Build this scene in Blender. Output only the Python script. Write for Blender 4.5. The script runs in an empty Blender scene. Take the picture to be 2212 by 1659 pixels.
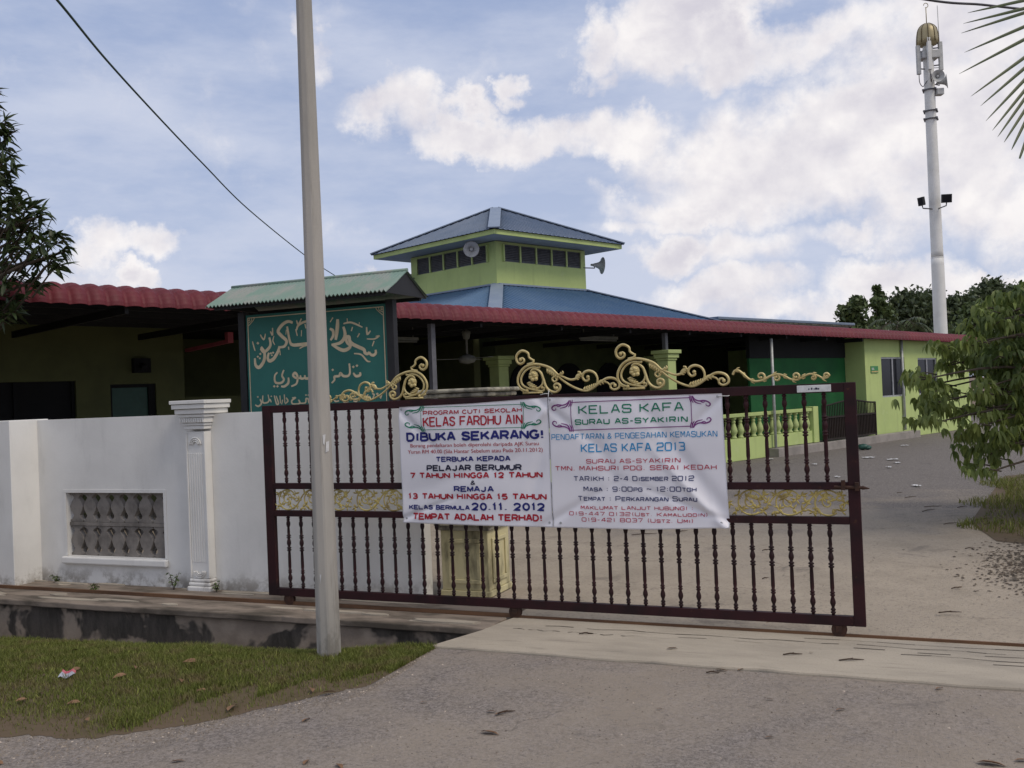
import bpy, math, random
import numpy as np
from mathutils import Vector, Matrix
rnd = random.Random(7)
sc = bpy.context.scene
col = sc.collection
R = math.radians

# ------------------------------------------------------------------ camera
F, CX, CY, ROLL, PITCH, H = 2080., 1106., 829.5, .041, R(.65), 1.70
cam_d = bpy.data.cameras.new('camera'); cam = bpy.data.objects.new('camera', cam_d); col.objects.link(cam)
cam_d.sensor_width = 36.; cam_d.lens = 36. * F / 2212.; cam_d.clip_start = .05; cam_d.clip_end = 3000
cam.matrix_world = Matrix.Translation((0, 0, H)) @ Matrix.Rotation(R(90) + PITCH, 4, 'X') @ Matrix.Rotation(-ROLL, 4, 'Z')
sc.camera = cam
sc.view_settings.view_transform = 'Standard'; sc.view_settings.look = 'None'
sc.view_settings.exposure = 0.0; sc.view_settings.gamma = 1

# ------------------------------------------------------------------ sun + sky
SUN_EL, SUN_AZ = R(52), math.atan2(.80, -.60)          # azimuth measured from +Y towards +X
sd = Vector((math.sin(SUN_AZ) * math.cos(SUN_EL), math.cos(SUN_AZ) * math.cos(SUN_EL), math.sin(SUN_EL)))
sl = bpy.data.lights.new('sun', 'SUN'); sl.energy = 1.5; sl.angle = R(22); sl.color = (1, .89, .74)
so = bpy.data.objects.new('sun', sl); col.objects.link(so); so.location = sd * 60
so.rotation_euler = sd.to_track_quat('Z', 'Y').to_euler()

def ray(u, v):
    dx, dy = u - CX, v - CY
    x = dx * math.cos(ROLL) - dy * math.sin(ROLL); y = dx * math.sin(ROLL) + dy * math.cos(ROLL)
    return Vector((x, F * math.cos(PITCH) + y * math.sin(PITCH), F * math.sin(PITCH) - y * math.cos(PITCH))) / F
def at(u, v, Y):
    r = ray(u, v); return Vector((0, 0, H)) + r * (Y / r.y)
def gnd(u, v, z=0.):
    r = ray(u, v); return Vector((0, 0, H)) + r * ((z - H) / r.z)
def zm(x, y, x0, y0, s):
    return (x0 + x / s) / 1.1718, (y0 + y / s) / 1.1718

world = bpy.data.worlds.new("World"); sc.world = world; world.use_nodes = True
def build_sky():
    nt = world.node_tree; N = nt.nodes; Lk = nt.links
    N.clear()
    out = N.new('ShaderNodeOutputWorld'); bg = N.new('ShaderNodeBackground')
    bg.inputs[1].default_value = 0.1
    sky = N.new('ShaderNodeTexSky'); sky.sky_type = 'NISHITA'; sky.sun_disc = False
    sky.sun_elevation = SUN_EL; sky.sun_rotation = SUN_AZ; sky.air_density = 1.0; sky.dust_density = .6; sky.ozone_density = 2.0
    tc = N.new('ShaderNodeTexCoord')
    def M(op, a, b=None, c=None, clamp=False):
        n = N.new('ShaderNodeMath'); n.operation = op; n.use_clamp = clamp
        for i, x in enumerate((a, b, c)):
            if x is None: continue
            if isinstance(x, (int, float)): n.inputs[i].default_value = x
            else: Lk.new(x, n.inputs[i])
        return n.outputs[0]
    def noise(vec, scale, detail=8, rough=.55, off=(0, 0, 0), sc3=(1, 1, 1)):
        mp = N.new('ShaderNodeMapping'); Lk.new(vec, mp.inputs[0])
        mp.inputs[1].default_value = off; mp.inputs[3].default_value = sc3
        n = N.new('ShaderNodeTexNoise'); n.inputs['Scale'].default_value = scale; n.inputs['Detail'].default_value = detail
        n.inputs['Roughness'].default_value = rough
        Lk.new(mp.outputs[0], n.inputs['Vector']); return n.outputs[0]
    def mix(f, a, b):
        n = N.new('ShaderNodeMix'); n.data_type = 'RGBA'
        if isinstance(f, (int, float)): n.inputs[0].default_value = f
        else: Lk.new(f, n.inputs[0])
        for i, x in ((6, a), (7, b)):
            if isinstance(x, tuple): n.inputs[i].default_value = (*x, 1)
            else: Lk.new(x, n.inputs[i])
        return n.outputs[2]
    def ramp(v, a, b):
        n = N.new('ShaderNodeMapRange'); n.interpolation_type = 'SMOOTHSTEP'; Lk.new(v, n.inputs[0])
        n.inputs[1].default_value = a; n.inputs[2].default_value = b; return n.outputs[0]
    D = tc.outputs['Generated']
    sep = N.new('ShaderNodeSeparateXYZ'); Lk.new(D, sep.inputs[0])
    az = M('ARCTAN2', sep.outputs[0], sep.outputs[1]); el = M('ARCSINE', sep.outputs[2])
    n1 = noise(D, 8.0, 10, .56); n2 = noise(D, 21., 8, .62, (3, 1, 2))
    n1u = noise(D, 8.0, 10, .56, (0, 0, .022))
    wa = M('ADD', M('MULTIPLY', M('SUBTRACT', noise(D, 6.5, 9, .62, (4, 0, 8)), .5), .22), M('MULTIPLY', M('SUBTRACT', noise(D, 2.4, 3, .5, (1, 6, 8)), .5), .10))
    we = M('ADD', M('MULTIPLY', M('SUBTRACT', noise(D, 7.5, 9, .62, (9, 3, 1)), .5), .15), M('MULTIPLY', M('SUBTRACT', noise(D, 2.6, 3, .5, (5, 6, 2)), .5), .06))
    azw = M('ADD', az, wa); elw = M('ADD', el, we)
    # cumulus banks: (u, v, half width, half height, shear, weight) measured as directions of the sky
    banks = BANKS
    best = None
    for (u, v, w, h, k, wt) in banks:
        r = ray(u, v).normalized(); a0 = math.atan2(r.x, r.y); e0 = math.asin(r.z)
        da = M('SUBTRACT', azw, a0); de = M('SUBTRACT', elw, e0)
        de = M('SUBTRACT', de, M('MULTIPLY', da, -k + .04))
        q = M('ADD', M('POWER', M('DIVIDE', da, w / F), 2.0), M('POWER', M('DIVIDE', de, h / F), 2.0))
        val = M('MULTIPLY', M('MAXIMUM', M('SUBTRACT', 1.0, q), -1.5), wt)
        best = val if best is None else M('MAXIMUM', best, val)
    back = M('MULTIPLY', ramp(M('ABSOLUTE', az), .62, .95), 1.0)
    generic = M('SUBTRACT', M('MULTIPLY', noise(D, 2.2, 4, .5, (7, 0, 0)), 3.0), 1.55)
    best = M('ADD', M('MULTIPLY', best, M('SUBTRACT', 1., back)), M('MULTIPLY', generic, back))
    dens = M('ADD', M('MULTIPLY', best, .62), M('ADD', M('MULTIPLY', M('SUBTRACT', n1, .5), 1.9), M('MULTIPLY', M('SUBTRACT', n2, .5), 1.1)))
    cov = ramp(dens, -.30, .62)
    thick = ramp(dens, .35, 1.1)
    relief = M('ADD', .74, M('MULTIPLY', M('SUBTRACT', n1, n1u), 3.4), clamp=True)
    # thin high veil
    veil = M('MULTIPLY', ramp(noise(D, 2.6, 7, .62, (2, 5, 0), (1, 1, 3.2)), .30, .68), .85)
    lowhaze = M('MULTIPLY', M('SUBTRACT', 1., ramp(el, .0, .40)), .62)
    base = mix(.80, sky.outputs[0], (3.75, 4.6, 6.9))
    c0 = mix(M('MAXIMUM', veil, lowhaze), base, (6.2, 6.65, 8.0))
    lit = mix(relief, (6.1, 5.95, 6.8), (9.7, 9.35, 9.3))
    # broad grey-lilac undersides
    und = M('MULTIPLY', ramp(noise(D, 4.2, 6, .55, (1, 9, 4), (1, 1, 2.4)), .42, .62), .85)
    lit = mix(M('MULTIPLY', und, thick), lit, (6.1, 5.9, 6.75))
    final = mix(cov, c0, lit)
    # below the horizon the dome is dull ground colour
    g = ramp(sep.outputs[2], -.06, -.01)
    final = mix(g, (1.2, 1.1, .9), final)
    Lk.new(final, bg.inputs[0]); Lk.new(bg.outputs[0], out.inputs[0])
BANKS = [(838, 226, 139, 62, 0.0, 1.2), (911, 219, 95, 55, 0, 1.1), (977, 285, 168, 55, 0.15, 1.2), (1108, 208, 33, 29, 0, 0.8), (1254, 310, 241, 51, 0.05, 1.2), (1371, 292, 117, 44, 0, 1.1), (1408, 80, 124, 88, 0, 1.3), (1539, 66, 95, 80, 0, 1.3), (1568, 139, 102, 55, 0, 1.1), (1258, 131, 55, 69, 0.3, 1.0), (1298, 190, 44, 29, 0, 0.8), (1495, -22, 190, 66, 0, 1.2), (1802, 292, 350, 124, 0, 1.2), (1911, 241, 277, 102, 0, 1.2), (1634, 365, 307, 110, 0.1, 1.2), (1437, 431, 204, 44, 0.15, 1.0), (1342, 467, 117, 26, 0, 0.7), (1729, 66, 168, 51, 0, 0.7), (2021, 110, 277, 110, 0, 0.95), (2021, 15, 307, 80, 0, 0.7), (2094, 307, 256, 182, 0, 1.3), (1404, 537, 88, 47, 0, 1.2), (1554, 635, 190, 55, 0, 1.2), (1838, 504, 102, 40, 0, 0.9), (1970, 591, 168, 55, 0, 1.1), (2167, 577, 80, 40, 0, 1.1), (1692, 679, 292, 44, 0, 1.0), (1619, 526, 190, 44, 0, 0.6), (2057, 657, 292, 51, 0, 1.0), (685, 102, 36, 36, 0, 0.5), (838, 599, 51, 26, 0, 0.6), (225, 520, 75, 50, 0, 0.85), (345, 535, 70, 40, 0.1, 0.85), (170, 540, 60, 40, 0, 0.6), (270, 612, 60, 32, 0.1, 1.2), (330, 628, 60, 22, 0.1, 1.0), (110, 650, 120, 60, 0, 0.5)]
build_sky()

# ------------------------------------------------------------------ frames of the place
class Frame:
    def __init__(s, ox, oy, ang):
        s.o = Vector((ox, oy, 0)); s.ang = ang; s.m = Matrix.Translation(s.o) @ Matrix.Rotation(ang, 4, 'Z'); s.i = s.m.inverted()
    def of(s, p): return s.i @ Vector(p)
    def plane(s, u, v, n):                      # where the line of sight meets the vertical sheet y = n of this frame
        r = ray(u, v); a = s.i @ Vector((0, 0, H)); b = s.i.to_3x3() @ r
        return a + b * ((n - a.y) / b.y)
W = Frame(0, 0, 0)
GA = R(-23.15); G = Frame(-math.sin(GA) * 6.7205, math.cos(GA) * 6.7205, GA)   # gate and street wall
BA = R(44.5); B = Frame(0, 0, BA)                                               # the buildings
INFO = {}

# ------------------------------------------------------------------ mesh builder
class MB:
    def __init__(s): s.v = []; s.f = []; s.m = []; s.s = []
    def add(s, vs, fs, m=0, sm=False):
        b = len(s.v); s.v += [tuple(x) for x in vs]
        for f in fs: s.f.append([b + i for i in f]); s.m.append(m); s.s.append(sm)
        return s
    def box(s, x0, x1, y0, y1, z0, z1, m=0):
        v = [(x, y, z) for z in (z0, z1) for y in (y0, y1) for x in (x0, x1)]
        return s.add(v, [(0, 2, 3, 1), (4, 5, 7, 6), (0, 1, 5, 4), (2, 6, 7, 3), (0, 4, 6, 2), (1, 3, 7, 5)], m)
    def obox(s, p0, p1, w, h, m=0, up=(0, 0, 1)):
        p0 = Vector(p0); p1 = Vector(p1); d = (p1 - p0).normalized(); a = d.cross(Vector(up)).normalized(); b = a.cross(d)
        v = [p + a * (i * w / 2) + b * (j * h / 2) for p in (p0, p1) for j in (-1, 1) for i in (-1, 1)]
        return s.add(v, [(0, 1, 3, 2), (4, 6, 7, 5), (0, 4, 5, 1), (2, 3, 7, 6), (0, 2, 6, 4), (1, 5, 7, 3)], m)
    def tube(s, pts, r, n=8, m=0, sm=True, flat=1., up=None):
        pts = [Vector(p) for p in pts]; k = len(pts)
        rs = r if isinstance(r, (list, tuple)) else [r] * k
        vs = []; prev = None
        for i, p in enumerate(pts):
            d = (pts[min(i + 1, k - 1)] - pts[max(i - 1, 0)])
            d = d.normalized() if d.length > 1e-9 else Vector((0, 0, 1))
            if up is not None: a = Vector(up) - d * d.dot(Vector(up))
            elif prev is None: a = d.orthogonal()
            else: a = prev - d * prev.dot(d)
            a = a.normalized() if a.length > 1e-6 else d.orthogonal().normalized()
            prev = a; b = d.cross(a)
            for j in range(n):
                t = 2 * math.pi * j / n
                vs.append(p + a * (math.cos(t) * rs[i] * flat) + b * (math.sin(t) * rs[i]))
        fs = [(i * n + j, i * n + (j + 1) % n, (i + 1) * n + (j + 1) % n, (i + 1) * n + j) for i in range(k - 1) for j in range(n)]
        s.add(vs, fs, m, sm); b = len(s.v) - len(vs)
        for c in (range(n - 1, -1, -1), range((k - 1) * n, k * n)): s.f.append([b + j for j in c]); s.m.append(m); s.s.append(False)
        return s
    def lathe(s, cx, cy, prof, n=12, m=0, sm=True, a0=0., sx=1., sy=1.):
        vs = [(cx + r * sx * math.cos(a0 + 2 * math.pi * j / n), cy + r * sy * math.sin(a0 + 2 * math.pi * j / n), z) for r, z in prof for j in range(n)]
        k = len(prof)
        fs = [(i * n + j, i * n + (j + 1) % n, (i + 1) * n + (j + 1) % n, (i + 1) * n + j) for i in range(k - 1) for j in range(n)]
        s.add(vs, fs, m, sm); b = len(s.v) - len(vs)
        for c in (range(n - 1, -1, -1), range((k - 1) * n, k * n)): s.f.append([b + j for j in c]); s.m.append(m); s.s.append(False)
        return s
    def prism(s, poly, z0, z1, m=0):
        n = len(poly); vs = [(x, y, z0) for x, y in poly] + [(x, y, z1) for x, y in poly]
        return s.add(vs, [tuple(range(n - 1, -1, -1)), tuple(range(n, 2 * n))] + [(i, (i + 1) % n, n + (i + 1) % n, n + i) for i in range(n)], m)
    def prismy(s, poly, y0, y1, m=0):            # outline in x,z pushed along y
        n = len(poly); vs = [(x, y0, z) for x, z in poly] + [(x, y1, z) for x, z in poly]
        return s.add(vs, [tuple(range(n)), tuple(range(2 * n - 1, n - 1, -1))] + [(i, n + i, n + (i + 1) % n, (i + 1) % n) for i in range(n)], m)
    def ribbon(s, pts, ws, y, th, m=0):          # lettering stroke lying in an x,z sheet at depth y
        k = len(pts); P = [Vector((p[0], p[1])) for p in pts]; L = []; Rr = []
        for i, p in enumerate(P):
            d = P[min(i + 1, k - 1)] - P[max(i - 1, 0)]
            d = d.normalized() if d.length > 1e-9 else Vector((1, 0)); nn = Vector((-d.y, d.x))
            sc_ = 1.
            if 0 < i < k - 1:
                e = (P[i + 1] - p)
                if e.length > 1e-9: sc_ = 1 / max(.6, abs(nn.dot(Vector((-e.y, e.x)).normalized())))
            L.append(p + nn * ws[i] * sc_); Rr.append(p - nn * ws[i] * sc_)
        vs = [(q.x, yy, q.y) for yy in (y, y - th) for q in L + Rr]
        fs = []
        for i in range(k - 1):
            fs.append((2 * k + i, 2 * k + i + 1, 3 * k + i + 1, 3 * k + i))
            fs.append((i, 2 * k + i, 2 * k + i + 1, i + 1)); fs.append((k + i, k + i + 1, 3 * k + i + 1, 3 * k + i))
        return s.add(vs, fs, m)
    def rev(s, p, d, prof, n=20, m=0):            # turned shape about an axis d through p, prof = (along, radius)
        d = Vector(d).normalized(); a = d.orthogonal().normalized(); b = d.cross(a); p = Vector(p)
        vs = [p + d * h + (a * math.cos(2 * math.pi * j / n) + b * math.sin(2 * math.pi * j / n)) * r for h, r in prof for j in range(n)]
        return s.add(vs, [(i * n + j, i * n + (j + 1) % n, (i + 1) * n + (j + 1) % n, (i + 1) * n + j) for i in range(len(prof) - 1) for j in range(n)], m, True)
    def ellip(s, c, rx, ry, rz, n=10, k=6, m=0):
        vs = []; 
        for i in range(k + 1):
            t = math.pi * i / k
            for j in range(n):
                p = 2 * math.pi * j / n; vs.append((c[0] + rx * math.sin(t) * math.cos(p), c[1] + ry * math.sin(t) * math.sin(p), c[2] - rz * math.cos(t)))
        return s.add(vs, [(i * n + j, i * n + (j + 1) % n, (i + 1) * n + (j + 1) % n, (i + 1) * n + j) for i in range(k) for j in range(n)], m, True)

def mesh_of(name, mb, mats, off):
    me = bpy.data.meshes.new(name)
    v = np.array(mb.v, dtype=float).reshape(-1, 3) - np.array(off)
    me.from_pydata(v.tolist(), [], mb.f); me.update()
    for m in (mats if isinstance(mats, (list, tuple)) else [mats]): me.materials.append(m)
    me.polygons.foreach_set('material_index', mb.m); me.polygons.foreach_set('use_smooth', mb.s)
    return me
def tag(o, label, cat, group=None):
    o['label'] = label; o['category'] = cat
    if group: o['group'] = group
    return o
def thing(name, label, cat, fr, loc, group=None):
    o = bpy.data.objects.new(name, None); col.objects.link(o); o.empty_display_size = .2
    o.location = fr.m @ Vector(loc); o.rotation_euler = (0, 0, fr.ang); INFO[o.name] = Vector(loc)
    return tag(o, label, cat, group)
def part(name, mb, mats, parent, bevel=0, label=None):
    off = INFO[parent.name]
    o = bpy.data.objects.new(name, mesh_of(name, mb, mats, off)); col.objects.link(o); o.parent = parent
    INFO[o.name] = off
    if label: o['label'] = label
    if bevel: bev(o, bevel)
    return o
def bev(o, w, seg=2):
    b = o.modifiers.new('bevel', 'BEVEL'); b.width = w; b.segments = seg; b.limit_method = 'ANGLE'; b.angle_limit = R(40)
    return o
def solo(name, mb, mats, label, cat, fr, loc, group=None, bevel=0):
    o = bpy.data.objects.new(name, mesh_of(name, mb, mats, loc)); col.objects.link(o)
    o.location = fr.m @ Vector(loc); o.rotation_euler = (0, 0, fr.ang); INFO[o.name] = Vector(loc)
    if bevel: bev(o, bevel)
    return tag(o, label, cat, group)
def struct(name, mb, mats, fr, kind='structure'):
    o = bpy.data.objects.new(name, mesh_of(name, mb, mats, (0, 0, 0))); col.objects.link(o)
    o.location = fr.o; o.rotation_euler = (0, 0, fr.ang); o['kind'] = kind
    return o
def dup(o, parent=None, dloc=None):
    c = o.copy(); col.objects.link(c)
    if parent: c.parent = parent
    if dloc is not None: c.location = Vector(c.location) + Vector(dloc)
    for ch in list(o.children): dup(ch, c)
    return c
def smooth_path(pts, n=6):
    pts = [Vector(p) for p in pts]
    if len(pts) < 3: return pts
    out = []
    for i in range(len(pts) - 1):
        p0 = pts[max(i - 1, 0)]; p1 = pts[i]; p2 = pts[i + 1]; p3 = pts[min(i + 2, len(pts) - 1)]
        for k in range(n):
            t = k / n
            out.append(.5 * ((2 * p1) + (p2 - p0) * t + (2 * p0 - 5 * p1 + 4 * p2 - p3) * t * t + (3 * p1 - p0 - 3 * p2 + p3) * t ** 3))
    out.append(pts[-1]); return out

# ------------------------------------------------------------------ materials
class NT:
    def __init__(s, name):
        s.mat = bpy.data.materials.new(name); s.mat.use_nodes = True; s.t = s.mat.node_tree; s.N = s.t.nodes; s.L = s.t.links
        s.p = s.N['Principled BSDF']; s.tc = s.N.new('ShaderNodeTexCoord')
    def put(s, sock, x):
        if isinstance(x, (int, float)): sock.default_value = x
        elif isinstance(x, tuple): sock.default_value = (*x, 1) if len(x) == 3 and sock.type == 'RGBA' else x
        else: s.L.new(x, sock)
    def noise(s, scale, detail=4, rough=.55, sc3=(1, 1, 1), off=(0, 0, 0), dist=0):
        mp = s.N.new('ShaderNodeMapping'); s.L.new(s.tc.outputs['Object'], mp.inputs[0]); mp.inputs[3].default_value = sc3; mp.inputs[1].default_value = off
        n = s.N.new('ShaderNodeTexNoise'); n.inputs['Scale'].default_value = scale; n.inputs['Detail'].default_value = detail
        n.inputs['Roughness'].default_value = rough; n.inputs['Distortion'].default_value = dist
        s.L.new(mp.outputs[0], n.inputs[0]); return n.outputs[0]
    def ramp(s, v, a, b):
        n = s.N.new('ShaderNodeMapRange'); n.interpolation_type = 'SMOOTHSTEP'; s.L.new(v, n.inputs[0]); n.inputs[1].default_value = a; n.inputs[2].default_value = b
        return n.outputs[0]
    def math(s, op, a, b, clamp=False):
        n = s.N.new('ShaderNodeMath'); n.operation = op; n.use_clamp = clamp; s.put(n.inputs[0], a); s.put(n.inputs[1], b); return n.outputs[0]
    def mix(s, f, a, b):
        n = s.N.new('ShaderNodeMix'); n.data_type = 'RGBA'; s.put(n.inputs[0], f); s.put(n.inputs[6], a); s.put(n.inputs[7], b); return n.outputs[2]
    def xyz(s):
        n = s.N.new('ShaderNodeSeparateXYZ'); s.L.new(s.tc.outputs['Object'], n.inputs[0]); return n.outputs
    def bump(s, h, strength=.3, dist=.01):
        n = s.N.new('ShaderNodeBump'); n.inputs['Strength'].default_value = strength; n.inputs['Distance'].default_value = dist
        s.L.new(h, n.inputs['Height']); s.L.new(n.outputs[0], s.p.inputs['Normal'])
    def island(s):
        n = s.N.new('ShaderNodeNewGeometry'); return n.outputs['Random Per Island']
    def done(s, c, rough=.7, metal=0., spec=.3):
        s.put(s.p.inputs['Base Color'], c); s.put(s.p.inputs['Roughness'], rough); s.p.inputs['Metallic'].default_value = metal
        s.p.inputs['Specular IOR Level'].default_value = spec; return s.mat
def plain(name, c, c2=None, scale=3., rough=.7, metal=0., bump=.1, bscale=60., spec=.3, lo=.35, hi=.7, sc3=(1, 1, 1)):
    t = NT(name); c2 = c2 or tuple(x * .8 for x in c)
    cc = t.mix(t.ramp(t.noise(scale, 6, .6, sc3), lo, hi), c, c2)
    if bump: t.bump(t.noise(bscale, 4), bump, .004)
    return t.done(cc, rough, metal, spec)

M_white = None
def m_wall():
    t = NT('white_limewash')
    c = t.mix(t.ramp(t.noise(1.1, 5, .6), .35, .7), (.79, .775, .735), (.69, .675, .64))
    c = t.mix(t.math('MULTIPLY', t.ramp(t.noise(6, 6, .65, (1, 1, .25)), .5, .78), .35), c, (.52, .51, .48))
    z = t.xyz()[2]                                   # splashed dirt along the foot of the wall
    foot = t.math('MULTIPLY', t.math('SUBTRACT', 1., t.ramp(z, .02, .22)), t.ramp(t.noise(5, 6, .7), .42, .62))
    c = t.mix(t.math('MULTIPLY', foot, .75), c, (.23, .2, .16))
    t.bump(t.noise(45, 5, .6), .25, .004)
    return t.done(c, .85, 0, .2)
M_white = m_wall()
M_wall_grey = plain('grey_wall_paint', (.55, .55, .51), (.42, .42, .38), 1.6, .85)
M_cream = plain('stained_cream_paint', (.62, .56, .33), (.17, .15, .09), 5., .8, lo=.45, hi=.72, sc3=(1, 1, .35))
M_capstone = plain('weathered_capstone', (.42, .39, .3), (.13, .12, .1), 9., .9, lo=.38, hi=.65, bump=.4)
M_lattice = plain('grey_unpainted_vent_block', (.25, .225, .20), (.15, .135, .12), 7., .9, bump=.3)
M_gate = plain('oxblood_gate_paint', (.034, .011, .013), (.018, .009, .010), 5., .6, spec=.18, bscale=120)
def m_gate():
    t = NT('oxblood_gate_enamel')
    c = t.mix(t.ramp(t.noise(4, 6, .6), .35, .7), (.036, .011, .013), (.018, .009, .010))
    c = t.mix(t.math('MULTIPLY', t.ramp(t.noise(17, 7, .75), .60, .70), .7), c, (.085, .038, .02))
    t.bump(t.noise(90, 4), .15, .003); return t.done(c, .58, 0, .2)
M_gate = m_gate()
M_brown_gate = plain('dark_brown_gate_paint', (.030, .022, .018), None, 5, .6, spec=.2)
M_gate_rust = plain('rusted_wheel_iron', (.06, .028, .018), (.03, .018, .014), 14., .8)
M_rail_rust = plain('rusty_track_iron', (.16, .085, .045), (.09, .05, .03), 8., .9, sc3=(.3, 3, 1), bump=.4)
M_gold = plain('gold_painted_cast_metal', (.60, .49, .22), (.45, .35, .14), 14., .42, .25, bump=.15, spec=.5)
M_gold_dull = plain('dull_gold_paint', (.56, .45, .15), (.30, .22, .08), 9., .5, .15, lo=.4, hi=.7)
M_grass_ = None
M_black_steel = plain('black_painted_steel', (.02, .02, .022), None, 6, .55)
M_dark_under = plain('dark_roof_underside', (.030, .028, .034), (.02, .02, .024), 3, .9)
M_grey_steel = plain('grey_steel_post', (.15, .15, .165), (.11, .11, .12), 5, .5)
M_galv = plain('galvanised_pipe', (.48, .49, .47), (.36, .37, .36), 9, .45, .2)
def m_red():
    t = NT('crimped_red_sheet')
    c = t.mix(t.ramp(t.noise(1.3, 6, .6), .3, .75), (.170, .030, .038), (.125, .026, .033))
    c = t.mix(t.math('MULTIPLY', t.ramp(t.noise(9, 5, .7), .52, .75), .3), c, (.16, .05, .05))
    return t.done(c, .55, 0, .25)
M_red = m_red()
M_red_pink = plain('faded_red_fascia', (.45, .10, .13), None, 6, .5)
M_blue = plain('blue_roof_sheet', (.105, .19, .31), (.135, .22, .33), .9, .45, .0, spec=.45, bump=.05)
M_blue_grey = plain('grey_blue_roof_sheet', (.13, .175, .25), (.17, .21, .28), .9, .45, .0, spec=.45, bump=.05)
M_blue_cap = plain('pale_ridge_capping', (.21, .26, .34), (.25, .3, .37), 2, .5)
M_lime = plain('lime_green_paint', (.52, .66, .20), (.46, .59, .18), 1.2, .75, bump=.12)
def m_lime():
    t = NT('lime_green_render')
    c = t.mix(t.ramp(t.noise(1.1, 5, .6), .3, .72), (.50, .60, .235), (.43, .525, .205))
    c = t.mix(t.math('MULTIPLY', t.ramp(t.noise(5.5, 6, .65, (1, 1, .12)), .52, .74), .4), c, (.32, .38, .16))
    c = t.mix(t.math('MULTIPLY', t.ramp(t.noise(2.2, 6, .7), .56, .72), .3), c, (.57, .63, .34))
    t.bump(t.noise(40, 4), .15, .004)
    return t.done(c, .8, 0, .2)
M_lime = m_lime()
M_lime_trim = plain('lime_green_trim', (.46, .56, .21), None, 1.2, .6)
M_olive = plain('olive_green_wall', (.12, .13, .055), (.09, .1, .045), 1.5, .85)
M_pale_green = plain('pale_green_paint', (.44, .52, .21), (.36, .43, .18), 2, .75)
M_shade_green = plain('shade_darkened_green', (.10, .12, .05), (.075, .09, .04), 2, .8)  # pale green of the hall walls darkened to paint in the veranda shade
M_bright_green = plain('bright_green_screen', (.016, .12, .034), (.012, .085, .027), 1.6, .8)
M_soffit = plain('grey_soffit_board', (.36, .38, .42), (.3, .32, .36), 1.5, .8)
M_louvre = plain('smoky_louvre_glass', (.085, .085, .085), (.05, .05, .052), 8, .3, spec=.5)
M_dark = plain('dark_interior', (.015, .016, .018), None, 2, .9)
M_glass = plain('dark_tinted_glass', (.010, .011, .016), None, 2, .2, spec=.2, bump=0)
M_alu = plain('aluminium_frame', (.42, .43, .44), None, 8, .4, .3)
M_teal_glass = plain('teal_curtained_glass', (.03, .09, .07), None, 5, .35)
M_sign = plain('teal_green_sign_paint', (.026, .135, .112), (.032, .16, .132), 2.2, .55)
M_sign_gold = plain('pale_gold_sign_letter', (.68, .56, .37), (.58, .47, .30), 9, .6, bump=0)
def m_signroof():
    t = NT('faded_green_roof_sheet')
    c = t.mix(t.ramp(t.noise(3.4, 6, .65, (1, .35, 1)), .42, .62), (.18, .27, .22), (.27, .285, .255))
    return t.done(c, .5, 0, .4)
M_signroof = m_signroof()
M_concrete_pole = plain('pale_pole_concrete', (.46, .43, .38), (.35, .325, .285), 3.2, .85, bump=.25, bscale=90, sc3=(1, 1, .3))
def m_pole():
    t = NT('streaked_pole_concrete')
    c = t.mix(t.ramp(t.noise(2.5, 6, .6, (1, 1, .2)), .35, .7), (.41, .385, .345), (.30, .285, .255))
    c = t.mix(t.math('MULTIPLY', t.ramp(t.noise(22, 5, .7, (1, 1, .05)), .54, .72), .45), c, (.17, .16, .14))
    z = t.xyz()[2]; f = t.math('MULTIPLY', t.math('SUBTRACT', 1., t.ramp(z, .02, .5)), t.ramp(t.noise(7, 6, .7, (1, 1, .5)), .45, .6))
    c = t.mix(t.math('MULTIPLY', f, .7), c, (.17, .155, .13)); t.bump(t.noise(60, 5, .7), .3, .004)
    return t.done(c, .9, 0, .2)
M_concrete_pole = m_pole()
M_paper = plain('white_paper', (.62, .62, .61), (.5, .5, .5), 30, .8)
M_white_metal = plain('white_painted_metal', (.76, .75, .71), (.66, .65, .61), 2.2, .45, bump=.06)
M_speaker = plain('pale_grey_horn', (.52, .52, .5), (.42, .42, .4), 8, .45)
M_goldome = plain('brass_dome_sheet', (.40, .34, .20), (.26, .21, .11), 3.5, .4, .25, sc3=(1, 1, .2))
M_bark = plain('tree_bark', (.09, .07, .05), (.05, .04, .03), 14, .9, bump=.4)
M_text = {k: plain('ink_' + k, c, tuple(x * .9 for x in c), 40, .5, bump=0) for k, c in dict(
    red=(.42, .012, .028), navy=(.018, .022, .17), black=(.02, .02, .05), green=(.008, .20, .11), blue=(.03, .28, .56), crimson=(.47, .04, .08), purple=(.19, .035, .19), slate=(.05, .06, .16)).items()}
M_white_plate = plain('white_plate', (.72, .72, .7), None, 30, .5)
M_rope = plain('white_string', (.7, .7, .68), None, 60, .8)
M_cable_green = plain('green_cable_sheath', (.02, .055, .03), None, 9, .6)
M_cable_grey = plain('grey_cable_sheath', (.08, .075, .085), None, 9, .6)
def m_banner():
    t = NT('white_vinyl_banner')
    c = t.mix(t.ramp(t.noise(2.5, 4), .3, .7), (.80, .785, .82), (.76, .745, .785))
    return t.done(c, .42, 0, .4)
M_banner = m_banner()
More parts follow.
